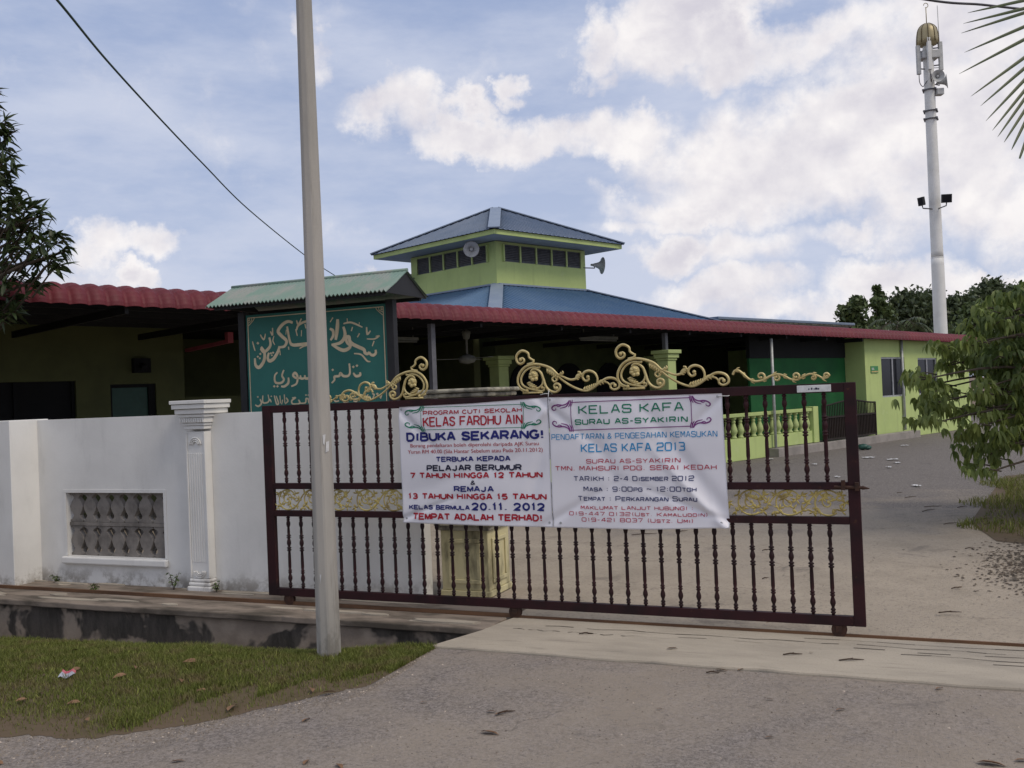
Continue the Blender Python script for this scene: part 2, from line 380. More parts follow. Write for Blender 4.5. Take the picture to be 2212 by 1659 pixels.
def leafmat(name, a, b, c3, trans=.35, rough=.45):
    t = NT(name)
    r = t.island()
    c = t.mix(r, a, b); c = t.mix(t.ramp(t.noise(5.5 if 'grass' in name else 1.4, 5), .45, .72), c, c3)
    c = t.mix(t.ramp(t.math('FRACT', t.math('MULTIPLY', r, 7.13), 0.), .93, .97), c, tuple(min(1, x * 1.7 + .01) for x in b))
    m = t.done(c, rough, 0, .35)
    tr = t.N.new('ShaderNodeBsdfTranslucent'); ms = t.N.new('ShaderNodeMixShader'); ms.inputs[0].default_value = trans
    t.L.new(c, tr.inputs[0]); o = t.N['Material Output']
    t.L.new(t.p.outputs[0], ms.inputs[1]); t.L.new(tr.outputs[0], ms.inputs[2]); t.L.new(ms.outputs[0], o.inputs[0])
    return m
M_leaf_left = leafmat('dark_glossy_leaf', (.035, .055, .02), (.055, .08, .025), (.045, .06, .02), .25)
M_leaf_right = leafmat('drooping_olive_leaf', (.145, .195, .05), (.255, .305, .085), (.105, .155, .05), .5)
M_leaf_far = leafmat('distant_dark_foliage', (.05, .07, .032), (.085, .11, .045), (.055, .075, .035), .2)
M_leaf_far2 = leafmat('distant_green_foliage', (.065, .095, .035), (.11, .15, .05), (.07, .09, .035), .2)
M_palm = leafmat('palm_leaflet', (.06, .085, .03), (.085, .105, .04), (.05, .07, .03), .2)
M_palm_dry = leafmat('dry_palm_leaflet', (.16, .13, .06), (.2, .17, .08), (.11, .11, .05), .25)
M_blade = leafmat('grass_blade', (.11, .14, .026), (.19, .205, .045), (.20, .16, .07), .3, .7)
M_dryleaf = plain('dry_brown_leaf', (.25, .145, .08), (.16, .09, .05), 20, .85)
M_twig = plain('brown_twig', (.07, .045, .03), None, 20, .9)

def m_asphalt(name, sand_bias, sand=(.36, .30, .235), tar=(.165, .15, .14), frame_fade=None):
    t = NT(name)
    big = t.noise(.32, 5, .6, dist=.6); mid = t.noise(1.7, 6, .65)
    v = t.math('ADD', t.math('MULTIPLY', big, .65), t.math('MULTIPLY', mid, .35))
    if frame_fade:
        ax, a, b, amt = frame_fade
        v = t.math('ADD', v, t.math('MULTIPLY', t.math('SUBTRACT', t.ramp(t.xyz()[ax], a, b), .5), amt))
    m = t.ramp(v, .45 - sand_bias, .72 - sand_bias)
    grit = t.noise(75, 3, .8); fine = t.noise(210, 2, .7)
    g2_ = t.math('ADD', t.math('MULTIPLY', grit, .6), t.math('MULTIPLY', t.noise(34, 3, .8), .4))
    tarc = t.mix(t.ramp(g2_, .40, .60), tuple(x * .62 for x in tar), tuple(min(1, x * 1.65) for x in tar))
    sandc = t.mix(t.ramp(mid, .35, .7), sand, tuple(x * .8 for x in sand))
    c = t.mix(t.math('MULTIPLY', m, t.ramp(t.noise(38, 4, .7), .22, .5)), tarc, sandc)
    c = t.mix(t.math('MULTIPLY', t.ramp(fine, .58, .72), .35), c, tuple(x * .45 for x in tar))
    c = t.mix(t.math('MULTIPLY', t.ramp(t.noise(9, 5, .7), .56, .75), .4), c, (.12, .10, .085))
    c = t.mix(t.math('MULTIPLY', t.ramp(t.noise(.9, 7, .7, (1, 1, 1), (3, 3, 0), 1.2), .57, .66), .4), c, tuple(x * .62 for x in tar))
    mp = t.N.new('ShaderNodeMapping'); t.L.new(t.tc.outputs['Object'], mp.inputs[0]); wn = t.N.new('ShaderNodeTexNoise'); wn.inputs['Scale'].default_value = 2.2; wn.inputs['Detail'].default_value = 5; t.L.new(mp.outputs[0], wn.inputs[0])
    va = t.N.new('ShaderNodeVectorMath'); va.operation = 'MULTIPLY_ADD'; t.L.new(wn.outputs[1], va.inputs[0]); va.inputs[1].default_value = (.9, .9, 0); t.L.new(mp.outputs[0], va.inputs[2])
    vo = t.N.new('ShaderNodeTexVoronoi'); vo.feature = 'DISTANCE_TO_EDGE'; vo.inputs['Scale'].default_value = .55; t.L.new(va.outputs[0], vo.inputs['Vector'])
    crack = t.math('MULTIPLY', t.math('SUBTRACT', 1., t.ramp(vo.outputs['Distance'], .001, .007)), t.ramp(t.noise(1.3, 3), .48, .6))
    c = t.mix(t.math('MULTIPLY', crack, .35), c, (.05, .042, .036))
    t.bump(t.math('ADD', grit, t.math('MULTIPLY', mid, 1.2)), .8, .014)
    return t.done(c, .92, 0, .2)
M_road = m_asphalt('dusty_grey_asphalt', .10, sand=(.375, .315, .25), tar=(.185, .163, .149))
M_yard = m_asphalt('yard_asphalt_with_sand', .02, sand=(.44, .37, .285), tar=(.165, .147, .132), frame_fade=(1, 15, .5, .46))
M_soil = plain('sandy_soil', (.23, .17, .12), (.14, .10, .07), 2.2, .95, bump=.5, bscale=40)
M_verge = plain('earth_under_grass', (.105, .08, .045), (.125, .088, .056), 3.5, .95, bump=.5, bscale=40)
def m_apron():
    t = NT('worn_concrete')
    c = t.mix(t.ramp(t.noise(1.4, 6, .65, (.5, 1.6, 1)), .35, .7), (.43, .375, .295), (.31, .27, .215))
    c = t.mix(t.math('MULTIPLY', t.ramp(t.noise(90, 3, .7), .55, .7), .4), c, (.16, .14, .12))
    c = t.mix(t.math('MULTIPLY', t.ramp(t.noise(4, 6, .7, (.35, 2.5, 1)), .56, .7), .45), c, (.17, .15, .12))
    t.bump(t.noise(60, 5, .7), .4, .006)
    return t.done(c, .9, 0, .2)
M_apron = m_apron()
def m_drain():
    t = NT('stained_drain_concrete')
    a = t.ramp(t.noise(1.5, 4, .6, (1, 1, 1.2), (.4, 0, .3), .4), .50, .56)
    c = t.mix(t.ramp(t.noise(9, 6, .7, (1, 1, .3)), .35, .7), (.11, .095, .08), (.05, .045, .038))
    c = t.mix(a, c, t.mix(t.ramp(t.noise(6, 4), .3, .7), (.38, .31, .24), (.26, .21, .165)))
    t.bump(t.noise(30, 5, .7), .5, .01)
    return t.done(c, .95, 0, .15)
M_drain = m_drain()
M_ledge = plain('mossy_ledge_concrete', (.27, .22, .175), (.09, .075, .058), 3.0, .95, bump=.5, bscale=50, lo=.38, hi=.66, sc3=(.5, 1.6, 1))
M_step = plain('grey_plinth_concrete', (.33, .30, .27), (.24, .22, .2), 3, .9, bump=.3)

# ------------------------------------------------------------------ the ground
DN0, DN1, DS = -.88, -.36, -3.12           # the roadside drain lies between these two lines, left of DS it is open
def drain_lip(s): return DN0 if s > DS else DN0 - .40 * min(1, (DS - s) / 4.2)       # roadside lip of the drain, further out towards the left
g = MB()
def quad(mb, s0, s1, n0, n1, z=0., m=0): mb.add([(s0, n0, z), (s1, n0, z), (s1, n1, z), (s0, n1, z)], [(0, 1, 2, 3)], m)
LIP = [(DS, DN0), (-7.32, DN0 - .4), (-900, DN0 - .4)]
g.add([(x, y, -.2) for x, y in [(-900, -200), (900, -200), (900, DN0)] + LIP], [tuple(range(6))]); quad(g, DS, 900, DN0, DN1 + .15, -.2); quad(g, -900, 900, DN1 + .15, 1500, -.2)
struct('ground', g, M_soil, G)
pass
g = MB()
yp = [(-3.05, .06), (14, .06), (30, 8), (60, 30), (30, 60), (-12, 40), (-14, 1.2), (-3.9, 1.2)]
g.add([(x, y, -.006) for x, y in yp], [tuple(range(len(yp)))]); quad(g, -14, -2.9, .39, 1.26, -.010); struct('yard_paving', g, M_yard, G)
# concrete apron: the slab that bridges the drain in front of the gate
g = MB(); n_s = 60
top = []; rs2 = random.Random(3)
fr_edge = [(-3.18 + i * (13.2 / n_s), DN0 + .018 * rs2.uniform(-1, 1) - .05 * (i / n_s)) for i in range(n_s + 1)]
poly = fr_edge + [(10.02, .055), (-2.93, .055), (-2.97, -.10), (-3.02, -.42)]
g.prism(poly, -.22, .012); a_ = struct('concrete_apron', g, M_apron, G); bev(a_, .012)
g = MB()                                     # worn grooves scored into the slab by the gate, thin dark cracks
for (s0, s1, n) in ((-2.6, .6, -.20), (-1.6, 4, -.29), (-.2, 5, -.37), (.3, 5, -.47), (.9, 4.5, -.58), (-2.8, -1.9, -.33), (-.8, 6, -.11)):
    pts = [(s0 + (s1 - s0) * i / 30, n + .012 * math.sin(i * 1.3) + rs2.uniform(-.006, .006) - .01 * i / 30) for i in range(31)]
    for i in range(30):
        if rs2.random() < .78:
            w = rs2.uniform(.0015, .006); (x0, y0), (x1, y1) = pts[i], pts[i + 1]
            g.add([(x0, y0 - w, .0145), (x1, y1 - w, .0145), (x1, y1 + w, .0145), (x0, y0 + w, .0145)], [(0, 1, 2, 3)])
M_crack = plain('crack_dirt', (.12, .10, .08), None, 20, .95)
o = struct('apron_surface', g, M_crack, G)
# drain
g = MB(); quad(g, -40, 20, DN0 - .55, DN1 + .05, -.75)
g.prism([(-40, DN0 - .402), (-7.32, DN0 - .402), (DS, DN0 - .003), (12, DN0 - .003), (12, DN0 - .1), (DS, DN0 - .1), (-7.32, DN0 - .5), (-40, DN0 - .5)], -.76, -.13)
struct('drain_channel', g, M_drain, G)
g = MB()
nn = 70; poly = [(-40, DN1 - .03)] + [(-12 + i * (9.0 / nn), DN1 - .07 + .008 * rs2.uniform(-1, 1) + .006 * i * .18) for i in range(nn + 1)] + [(-2.98, .40), (-40, .40)]
g.prism(poly, -.74, .012, 0)
lo = thing('drain_wall', 'stained dark concrete drain wall with a dirty ledge below the white wall', 'retaining wall', G, (-6, -.3, 0))
g2 = MB(); g2.box(-40, -3.02, DN1 + .02, .38, -.75, -.045); part('stained_face', g2, M_drain, lo)
g2 = MB(); poly2 = [(x, y - (.0 if y > 0 else .012)) for x, y in poly]; g2.prism(poly2, -.043, .010); part('ledge', g2, M_ledge, lo, .01)
g2 = MB()
for k in range(26):                          # patches of loose mortar and soil left on the ledge
    s = rs2.uniform(-9.5, -3.3); n = rs2.choice((.34, .30, -.25, -.15)) + rs2.uniform(-.05, .05); L = rs2.uniform(.08, .5); wd = rs2.uniform(.02, .06)
    pl = [(s + L * math.cos(t) * rs2.uniform(.7, 1), n + wd * math.sin(t) * rs2.uniform(.7, 1)) for t in [2 * math.pi * i / 12 for i in range(12)]]
    g2.prism(pl, .008, .013 + .012 * rs2.random())
part('mortar_patch', g2, M_apron, lo)
g = MB(); g.obox((-11, .0, .026), (-2.95, .0, .026), .022, .028); g.obox((-2.95, 0, .019), (6, 0, .019), .016, .022)
solo('gate_track', g, M_rail_rust, 'rusty iron rail the sliding gate rolls on, along the ledge and apron', 'gate track', G, (-3, 0, 0))

# ------------------------------------------------------------------ verge with grass
near = [(-9.5, 3.2)] + [tuple(gnd(u, v)[:2]) for u, v in ((-300, 1590), (5, 1588), (150, 1592), (300, 1582), (430, 1560), (560, 1528), (700, 1500), (800, 1478), (870, 1450), (905, 1425), (935, 1402))]
nearG = [G.of((x, y, 0)) for x, y in near]; rs3 = random.Random(8); ng = []
for a, b in zip(nearG, nearG[1:]):             # ragged edge between grass and asphalt
    for i in range(10): p = a.lerp(b, i / 10); p.y += rs3.uniform(-.028, .028) + .03 * math.sin(p.x * 11); ng.append(p)
nearG = ng + [nearG[-1]]
def near_n(s):                               # near border of the verge in gate coordinates
    for a, b in zip(nearG, nearG[1:]):
        if a.x <= s <= b.x: return a.y + (b.y - a.y) * (s - a.x) / max(1e-6, b.x - a.x)
    return None
g = MB(); rim = [(p.x - .07, p.y + .09) for p in reversed(nearG)]
g.add([(x, y, -.008) for x, y in [(-60, -12), (60, -12), (60, DN0 - .004), (nearG[-1].x + .05, DN0 - .004)] + rim + [(-60, nearG[0].y)]], [tuple(range(5 + len(rim)))]); struct('road', g, M_road, G)
g = MB(); NS = 260; S = [nearG[0].x + (nearG[-1].x - nearG[0].x) * i / NS for i in range(NS + 1)]
def vz(s, q):                                # height of the verge, q = 0 at the road, 1 at the drain
    k = min(1, max(0, (nearG[-1].x - s) * 1.2)); e = max(0, q - .55) / .45
    return -.006 + .045 * math.sin(min(1, q * 1.6) * math.pi / 2) * k - (.045 + .085 * k) * e * e * k
vs = []
for s in S:
    n0 = near_n(s) if near_n(s) is not None else nearG[-1].y
    for j in range(25):
        q = j / 24; vs.append((s, n0 + (drain_lip(s) + .02 - n0) * q, vz(s, q)))
g.add(vs, [(i * 25 + j, (i + 1) * 25 + j, (i + 1) * 25 + j + 1, i * 25 + j + 1) for i in range(NS) for j in range(24)], 0, True)
struct('verge_soil', g, M_verge, G)
def scatter_grass(name, samp, n, hmin, hmax, wid, seed):
    r = np.random.default_rng(seed); V = []; Fc = []
    P = samp(r, n); k = len(P)
    yaw = r.uniform(0, 2 * np.pi, k); h = r.uniform(hmin, hmax, k) * P[:, 3]; lean = r.uniform(.15, 1.1, k) * h; w = r.uniform(.6, 1.2, k) * wid
    dx, dy = np.cos(yaw), np.sin(yaw); a2 = yaw + r.uniform(.6, 2.4, k); ex, ey = np.cos(a2), np.sin(a2)
    b = P[:, :3]
    v0 = b + np.stack([-dx * w, -dy * w, np.zeros(k)], 1); v1 = b + np.stack([dx * w, dy * w, np.zeros(k)], 1)
    mid = b + np.stack([ex * lean * .35, ey * lean * .35, h * .6], 1); tip = b + np.stack([ex * lean, ey * lean, h], 1)
    m0 = mid - np.stack([dx * w * .7, dy * w * .7, np.zeros(k)], 1); m1 = mid + np.stack([dx * w * .7, dy * w * .7, np.zeros(k)], 1)
    V = np.stack([v0, v1, m1, m0, tip], 1).reshape(-1, 3)
    me = bpy.data.meshes.new(name); i = np.arange(k)[:, None] * 5
    quads = i + np.array([[0, 1, 2, 3]]); tris = i + np.array([[3, 2, 4]])
    me.vertices.add(len(V)); me.vertices.foreach_set('co', V.ravel())
    me.loops.add(k * 7); li = np.concatenate([np.concatenate([quads, tris], 1).ravel()]); me.loops.foreach_set('vertex_index', li)
    me.polygons.add(k * 2); st = np.empty(k * 2, int); st[0::2] = np.arange(k) * 7; st[1::2] = np.arange(k) * 7 + 4
    me.polygons.foreach_set('loop_start', st); me.update(calc_edges=True); me.validate()
    me.materials.append(M_blade); o = bpy.data.objects.new(name, me); col.objects.link(o); o['kind'] = 'stuff'
    return o
def verge_samp(r, n):
    s = r.uniform(nearG[0].x, nearG[-1].x, n); q = r.uniform(0, 1.0, n) ** .9; out = []
    cl = np.sin(s * 3.1 + 1) * np.sin(s * 1.3 + q * 5) + .55 * np.sin(s * 7.3 + q * 13) + .4 * np.sin(s * 17 - q * 31)
    for a, b, c, u in zip(s, q, cl, r.uniform(0, 1, n)):
        nn_ = near_n(a)
        if nn_ is None: continue
        if a > -3.95 and b < .30 + .08 * math.sin(a * 23) and u > .10: continue
        edge = min(1., b / max(.06, .17 + .10 * math.sin(a * 5.3) + .07 * math.sin(a * 13 + 1)))
        if u > (.86 + .24 * c) * (.06 + .94 * edge ** 1.6): continue
        p = (a, nn_ + (drain_lip(a) + .02 - nn_) * b, vz(a, b)); w = G.m @ Vector(p)
        if w.y < 3.5: continue
        out.append((w.x, w.y, w.z, .55 + .45 * edge + .35 * max(0, c)))
    return np.array(out)
scatter_grass('verge_grass', verge_samp, 240000, .010, .038, .0024, 1)
gp = [(4.9, 9.9), (5.25, 11.2), (6.3, 13.0), (8.2, 16.2), (14, 19), (14, 9), (6, 8.6)]
def inpoly(x, y, P):
    c = False; j = len(P) - 1
    for i in range(len(P)):
        if (P[i][1] > y) != (P[j][1] > y) and x < (P[j][0] - P[i][0]) * (y - P[i][1]) / (P[j][1] - P[i][1]) + P[i][0]: c = not c
        j = i
    return c
def yard_samp(r, n):
    out = []
    for x, y, u in zip(r.uniform(4.5, 12, n), r.uniform(8.6, 19, n), r.uniform(0, 1, n)):
        c = math.sin(x * 2.1 + y) * math.sin(y * 1.7 - x)
        if inpoly(x + .25 * math.sin(y * 3), y + .2 * math.sin(x * 4), gp) and u < .65 + .3 * c: out.append((x, y, -.01, .9 + .4 * c))
    return np.array(out)
g = MB(); g.add([(x, y, -.002) for x, y in gp], [tuple(range(len(gp)))]); struct('yard_soil', g, M_verge, W)
def bits(name, samp, n, smin, smax, mat, seed, tall=.35):
    r = random.Random(seed); mb = MB()
    for k_ in range(n):
        p = samp(r)
        if p is None: continue
        a = r.uniform(0, 6.28); L = r.uniform(smin, smax); w = L * r.uniform(.35, .8); c, s_ = math.cos(a), math.sin(a); h = L * tall * r.uniform(.5, 1.2)
        q = [(p[0] + c * x - s_ * y, p[1] + s_ * x + c * y, p[2] + z) for x, y, z in ((L, 0, 0), (0, w, 0), (-L, 0, 0), (0, -w, 0), (L * .2, w * .1, h))]
        mb.add(q, [(0, 1, 4), (1, 2, 4), (2, 3, 4), (3, 0, 4)])
    return struct(name, mb, mat, W, 'stuff')
def litter_samp(r):
    u, v = r.gauss(2240, 66), r.gauss(1215, 28)
    if v < 1130 or u > 2420: return None
    q = gnd(u, v); return (q.x, q.y, .0)
bits('leaf_litter', litter_samp, 1900, .007, .026, leafmat('leaf_litter_bits', (.05, .038, .028), (.11, .08, .055), (.06, .05, .035), .0, .9), 4, .2)
def grit_samp(r):
    if r.random() < .55:                         # along the ragged edge of the verge
        i = r.randrange(len(nearG) - 1); a = nearG[i].lerp(nearG[i + 1], r.random()); q = G.m @ Vector((a.x, a.y - abs(r.gauss(0, .22)), 0)); return (q.x, q.y, -.008)
    x, y = r.uniform(-3, 3.2), r.uniform(3.9, 6.6); q = G.of((x, y, 0))
    return None if (q.y > DN0 - .03 or (near_n(q.x) is not None and q.y > near_n(q.x))) else (x, y, -.008)
bits('grit', grit_samp, 5200, .003, .010, leafmat('loose_grit', (.13, .11, .09), (.30, .25, .2), (.2, .17, .14), .0, .9), 9, .8)
scatter_grass('yard_grass', yard_samp, 60000, .04, .13, .006, 2)

# ------------------------------------------------------------------ white street wall with its vent
WN0, WN1, WT = .42, .57, 1.64
t = thing('perimeter_wall', 'white limewashed street wall with a lattice vent and a fluted pilaster behind the sliding gate', 'wall', G, (-6, .5, 0))
VX0, VX1, VZ0, VZ1 = -7.98, -6.72, .27, .90
g = MB(); 
for x0, x1, z0, z1 in ((-8.36, VX0, -.1, WT), (VX1, -3.93, -.1, WT), (VX0, VX1, -.1, VZ0), (VX0, VX1, VZ1, WT)): g.box(x0, x1, WN0, WN1, z0, z1)
part('wall_body', g, M_white, t)
g = MB(); f = .035
g.box(VX0 - f, VX1 + f, WN0 - .006, WN0 - .002, VZ1, VZ1 + f); g.box(VX0 - f, VX0, WN0 - .006, WN0 - .002, VZ0, VZ1 - .002); g.box(VX1, VX1 + f, WN0 - .006, WN0 - .002, VZ0, VZ1 - .002)
part('vent_frame', g, M_white, t, .006)
g = MB(); g.box(VX0 - f - .01, VX1 + f + .01, WN0 - .05, WN0 - .002, VZ0 - .075, VZ0 - .003); part('vent_sill', g, M_white, t, .015)
g = MB(); y = WN0 + .04
nv = 7; cw = (VX1 - VX0) / nv; hz = (VZ1 - VZ0)
def vase(cx, z0, z1, w):
    hh = z1 - z0; L = [(.46, 0), (.48, .07), (.30, .13), (.22, .22), (.40, .40), (.47, .52), (.36, .68), (.17, .82), (.27, .9), (.48, .95), (.46, 1)]
    pl = [(cx + a * w, z0 + b * hh) for a, b in L] + [(cx - a * w, z0 + b * hh) for a, b in reversed(L)]
    g.prismy(pl, y, y + .05)
for i in range(nv):
    cx = VX0 + cw * (i + .5)
    vase(cx, VZ0 + .002, VZ0 + hz * .47, cw); vase(cx, VZ0 + hz * .53, VZ1 - .002, cw)
    g.add([(cx - cw * .5, y + .06, VZ0), (cx + cw * .5, y + .06, VZ0), (cx + cw * .12, y + .06, VZ1), (cx - cw * .12, y + .06, VZ1)], [])
for i in range(nv + 1):
    cx = VX0 + cw * i; g.obox((cx - cw * .45, y + .065, VZ0 + .01), (cx + cw * .45, y + .065, VZ0 + hz * .5), .03, .035, up=(0, 1, 0)); g.obox((cx + cw * .45, y + .082, VZ0 + .01), (cx - cw * .45, y + .082, VZ0 + hz * .5), .03, .035, up=(0, 1, 0))
g.box(VX0, VX1, y - .008, y + .058, VZ0 + hz * .47 + .002, VZ0 + hz * .53 - .002)
g.v = [(min(max(a, VX0 + .001), VX1 - .001), b, c) for a, b, c in g.v]
part('vent_lattice', g, M_lattice, t, .006)
# pilaster
PX0, PX1 = -6.36, -6.10; pc = (PX0 + PX1) / 2; hw = .112
g = MB(); pf = WN0 - .095
for i in range(7):                           # fluted shaft: fillets proud of a core
    x = pc - hw + .02 + i * (2 * hw - .04) / 6
    if 0: pass
g.box(pc - hw, pc + hw, pf + .012, WN0 - .002, .12, 1.48)
for i in range(7):
    x = pc - hw * .74 + i * hw * 1.48 / 6; g.box(x - .008, x + .008, pf + .007, pf + .0118, .27, 1.28)
g.box(pc - hw, pc - hw * .86, pf, pf + .0118, .125, 1.475); g.box(pc + hw * .86, pc + hw, pf, pf + .0118, .125, 1.475)
pil = part('pilaster', g, M_white, t, .004)
g = MB()
for z, sgn in ((1.36, 1), (.19, -1)):
    for rr in (.03, .047, .064):
        g.tube([(pc + rr * math.cos(a), pf, z + sgn * rr * math.sin(a)) for a in [math.pi * i / 14 for i in range(15)]], .006, 6)
part('fan_relief', g, M_white, pil)
g = MB()
for z0, z1, e in ((-.02, .05, .025), (.052, .085, .015), (.087, .118, .008)): g.box(pc - hw - e, pc + hw + e, pf - e, WN0 - .002, z0, z1)
part('base_moulding', g, M_white, pil, .012)
g = MB()
for z0, z1, e in ((1.502, 1.535, .008), (1.537, 1.56, .018), (1.562, 1.612, .03), (1.614, 1.642, .045), (1.645, 1.69, .062), (1.693, 1.735, .082), (1.738, 1.772, .095)):
    g.box(pc - hw - e, pc + hw + e, pf - e, WN0 - .002 if z0 < 1.6 else WN0 + .155 + e * .3, z0, z1)
for i in range(11): x = pc - hw - .02 + i * (2 * hw + .04) / 10; g.box(x - .007, x + .007, pf - .040, pf - .0305, 1.566, 1.606)
part('capital', g, M_white, pil, .008)
# neighbour's wall standing a little further out
t = thing('neighbour_wall', 'grey-white wall of the next plot, standing forward at the left edge', 'wall', G, (-9.5, .3, 0))
g = MB(); g.box(-13, -8.362, .12, .30, -.1, 1.645); part('wall_body', g, M_wall_grey, t, .006)  # front face greyer than the white end pier
g = MB(); g.box(-8.62, -8.35, .095, .56, -.08, 1.65); part('end_pier', g, M_white, t, .006)

# cream gate pillar
t = thing('gate_pillar', 'stained cream gate pillar with panelled plinth and weathered cap behind the gate', 'pillar', G, (-3.66, .9, 0))
c0, c1 = -3.66, .88
def sq(mb, h, z0, z1, m=0): mb.box(c0 - h, c0 + h, c1 - h, c1 + h, z0, z1, m)
g = MB(); sq(g, .235, 0, .05)
h = .222
g.box(c0 - h, c0 + h, c1 - h, c1 + h, .052, .56)
for (a, b) in ((c0 - .15, c0 + .15),):
    for z0, z1 in ((.11, .145), (.455, .49)): g.box(a, b, c1 - h - .014, c1 - h - .0005, z0, z1); g.box(c0 + h + .0005, c0 + h + .014, c1 - .15, c1 + .15, z0, z1)
    for x in (-.15, .116): g.box(c0 + x, c0 + x + .034, c1 - h - .014, c1 - h - .0005, .147, .453); g.box(c0 + h + .0005, c0 + h + .014, c1 + x, c1 + x + .034, .147, .453)
part('plinth', g, M_cream, t, .005)
g = MB()
for z0, z1, e in ((.562, .60, .245), (.602, .625, .265), (.628, .65, .235)): sq(g, e, z0, z1)
part('plinth_moulding', g, M_capstone, t, .008)
g = MB(); sq(g, .19, .652, 1.60)
for i in range(6):
    x = -.15 + i * .06; g.box(c0 + x - .02, c0 + x + .02, c1 - .204, c1 - .1905, .72, 1.2); g.box(c0 + .1905, c0 + .204, c1 + x - .02, c1 + x + .02, .72, 1.2)
part('shaft', g, M_cream, t, .006)
g = MB()
for z0, z1, e in ((1.602, 1.63, .215), (1.632, 1.66, .25), (1.662, 1.695, .28), (1.698, 1.735, .32), (1.738, 1.772, .345)): sq(g, e, z0, z1)
part('cap', g, M_capstone, t, .016)

# ------------------------------------------------------------------ the sliding gate
GS0, GS1 = -5.19, -.415
t = gate = thing('sliding_gate', 'oxblood sliding gate of turned bars with gold scrolls along its top rail', 'gate', G, (-2.8, 0, 0))
g = MB(); th = .022
g.box(GS0, GS0 + .085, -th, th, .085, 1.693); part('frame_stile', g, M_gate, t, .004)
g = MB(); g.box(GS1 - .075, GS1, -th, th, .085, 1.693); part('frame_stile', g, M_gate, t, .004)
for z0, z1 in ((1.63, 1.692), (.985, 1.035), (.755, .805), (.085, .15)):
    g = MB(); g.box(GS0 + .0852, GS1 - .0752, -th + .001, th - .001, z0, z1); part('rail', g, M_gate, t, .003)
def bar(z0, z1):
    H_ = z1 - z0; r = .0105; P = [(r, 0)]
    def ring(q, rr=.019): P.extend([(r, q - .016), (rr, q - .006), (rr, q + .006), (r, q + .016)])
    def bulb(q, rr=.0185): P.extend([(r * .9, q - .05), (rr, q - .01), (rr * .95, q + .015), (r * .9, q + .06)])
    for q in (.03, .06): ring(q, .0165)
    bulb(.14); ring(.22, .0165); ring(.245, .0165); P += [(.0135, .30), (.0125, .46)]
    ring(.53); ring(.56); bulb(.63); ring(.705); ring(.73); P += [(.0125, .78), (.0135, .86)]; bulb(.90, .0175); ring(.955, .0165); ring(.98, .0165)
    P.append((r, 1)); P.sort(key=lambda p: p[1])
    return [(rr, z0 + q * H_) for rr, q in P]
NB = 35; xs = [GS0 + .085 + (GS1 - .075 - GS0 - .085) * (i + 1) / (NB + 1) for i in range(NB)]
for (z0, z1) in ((1.035, 1.63), (.15, .755)):
    g = MB(); g.lathe(xs[0], 0, bar(z0, z1), 8); b0 = part('turned_bar', g, M_gate, t)
    for x in xs[1:]: dup(b0, None, (x - xs[0], 0, 0))
for s in (GS0 + .2, -2.92, GS1 - .17):
    g = MB(); ring_ = [(.0, -.015), (.05, -.015), (.05, -.008), (.04, -.004), (.04, .004), (.05, .008), (.05, .015), (.0, .015)]
    pts = []; n = 16
    for r_, w in ring_:
        for j in range(n): pts.append((s + r_ * math.cos(2 * math.pi * j / n), w, .058 + r_ * math.sin(2 * math.pi * j / n)))
    g.add(pts, [(i * n + j, i * n + (j + 1) % n, (i + 1) * n + (j + 1) % n, (i + 1) * n + j) for i in range(7) for j in range(n)])
    g.box(s - .02, s + .02, -.021, -.0165, .04, .083); g.box(s - .02, s + .02, .0165, .021, .04, .083)
    part('gate_wheel', g, M_gate_rust, t)
g = MB(); g.tube([(GS1 - .16, -.036, 1.005), (GS1 + .015, -.036, 1.0)], .011, 8); g.tube([(GS1 + .015, -.036, 1.0), (GS1 + .06, -.036, .995)], [.014, .003], 8)
g.box(GS1 - .115, GS1 - .09, -.05, -.0225, .985, 1.05); g.box(GS1 - .03, GS1 - .005, -.05, -.0225, .98, 1.035); part('latch_bolt', g, M_gate_rust, t, .002)
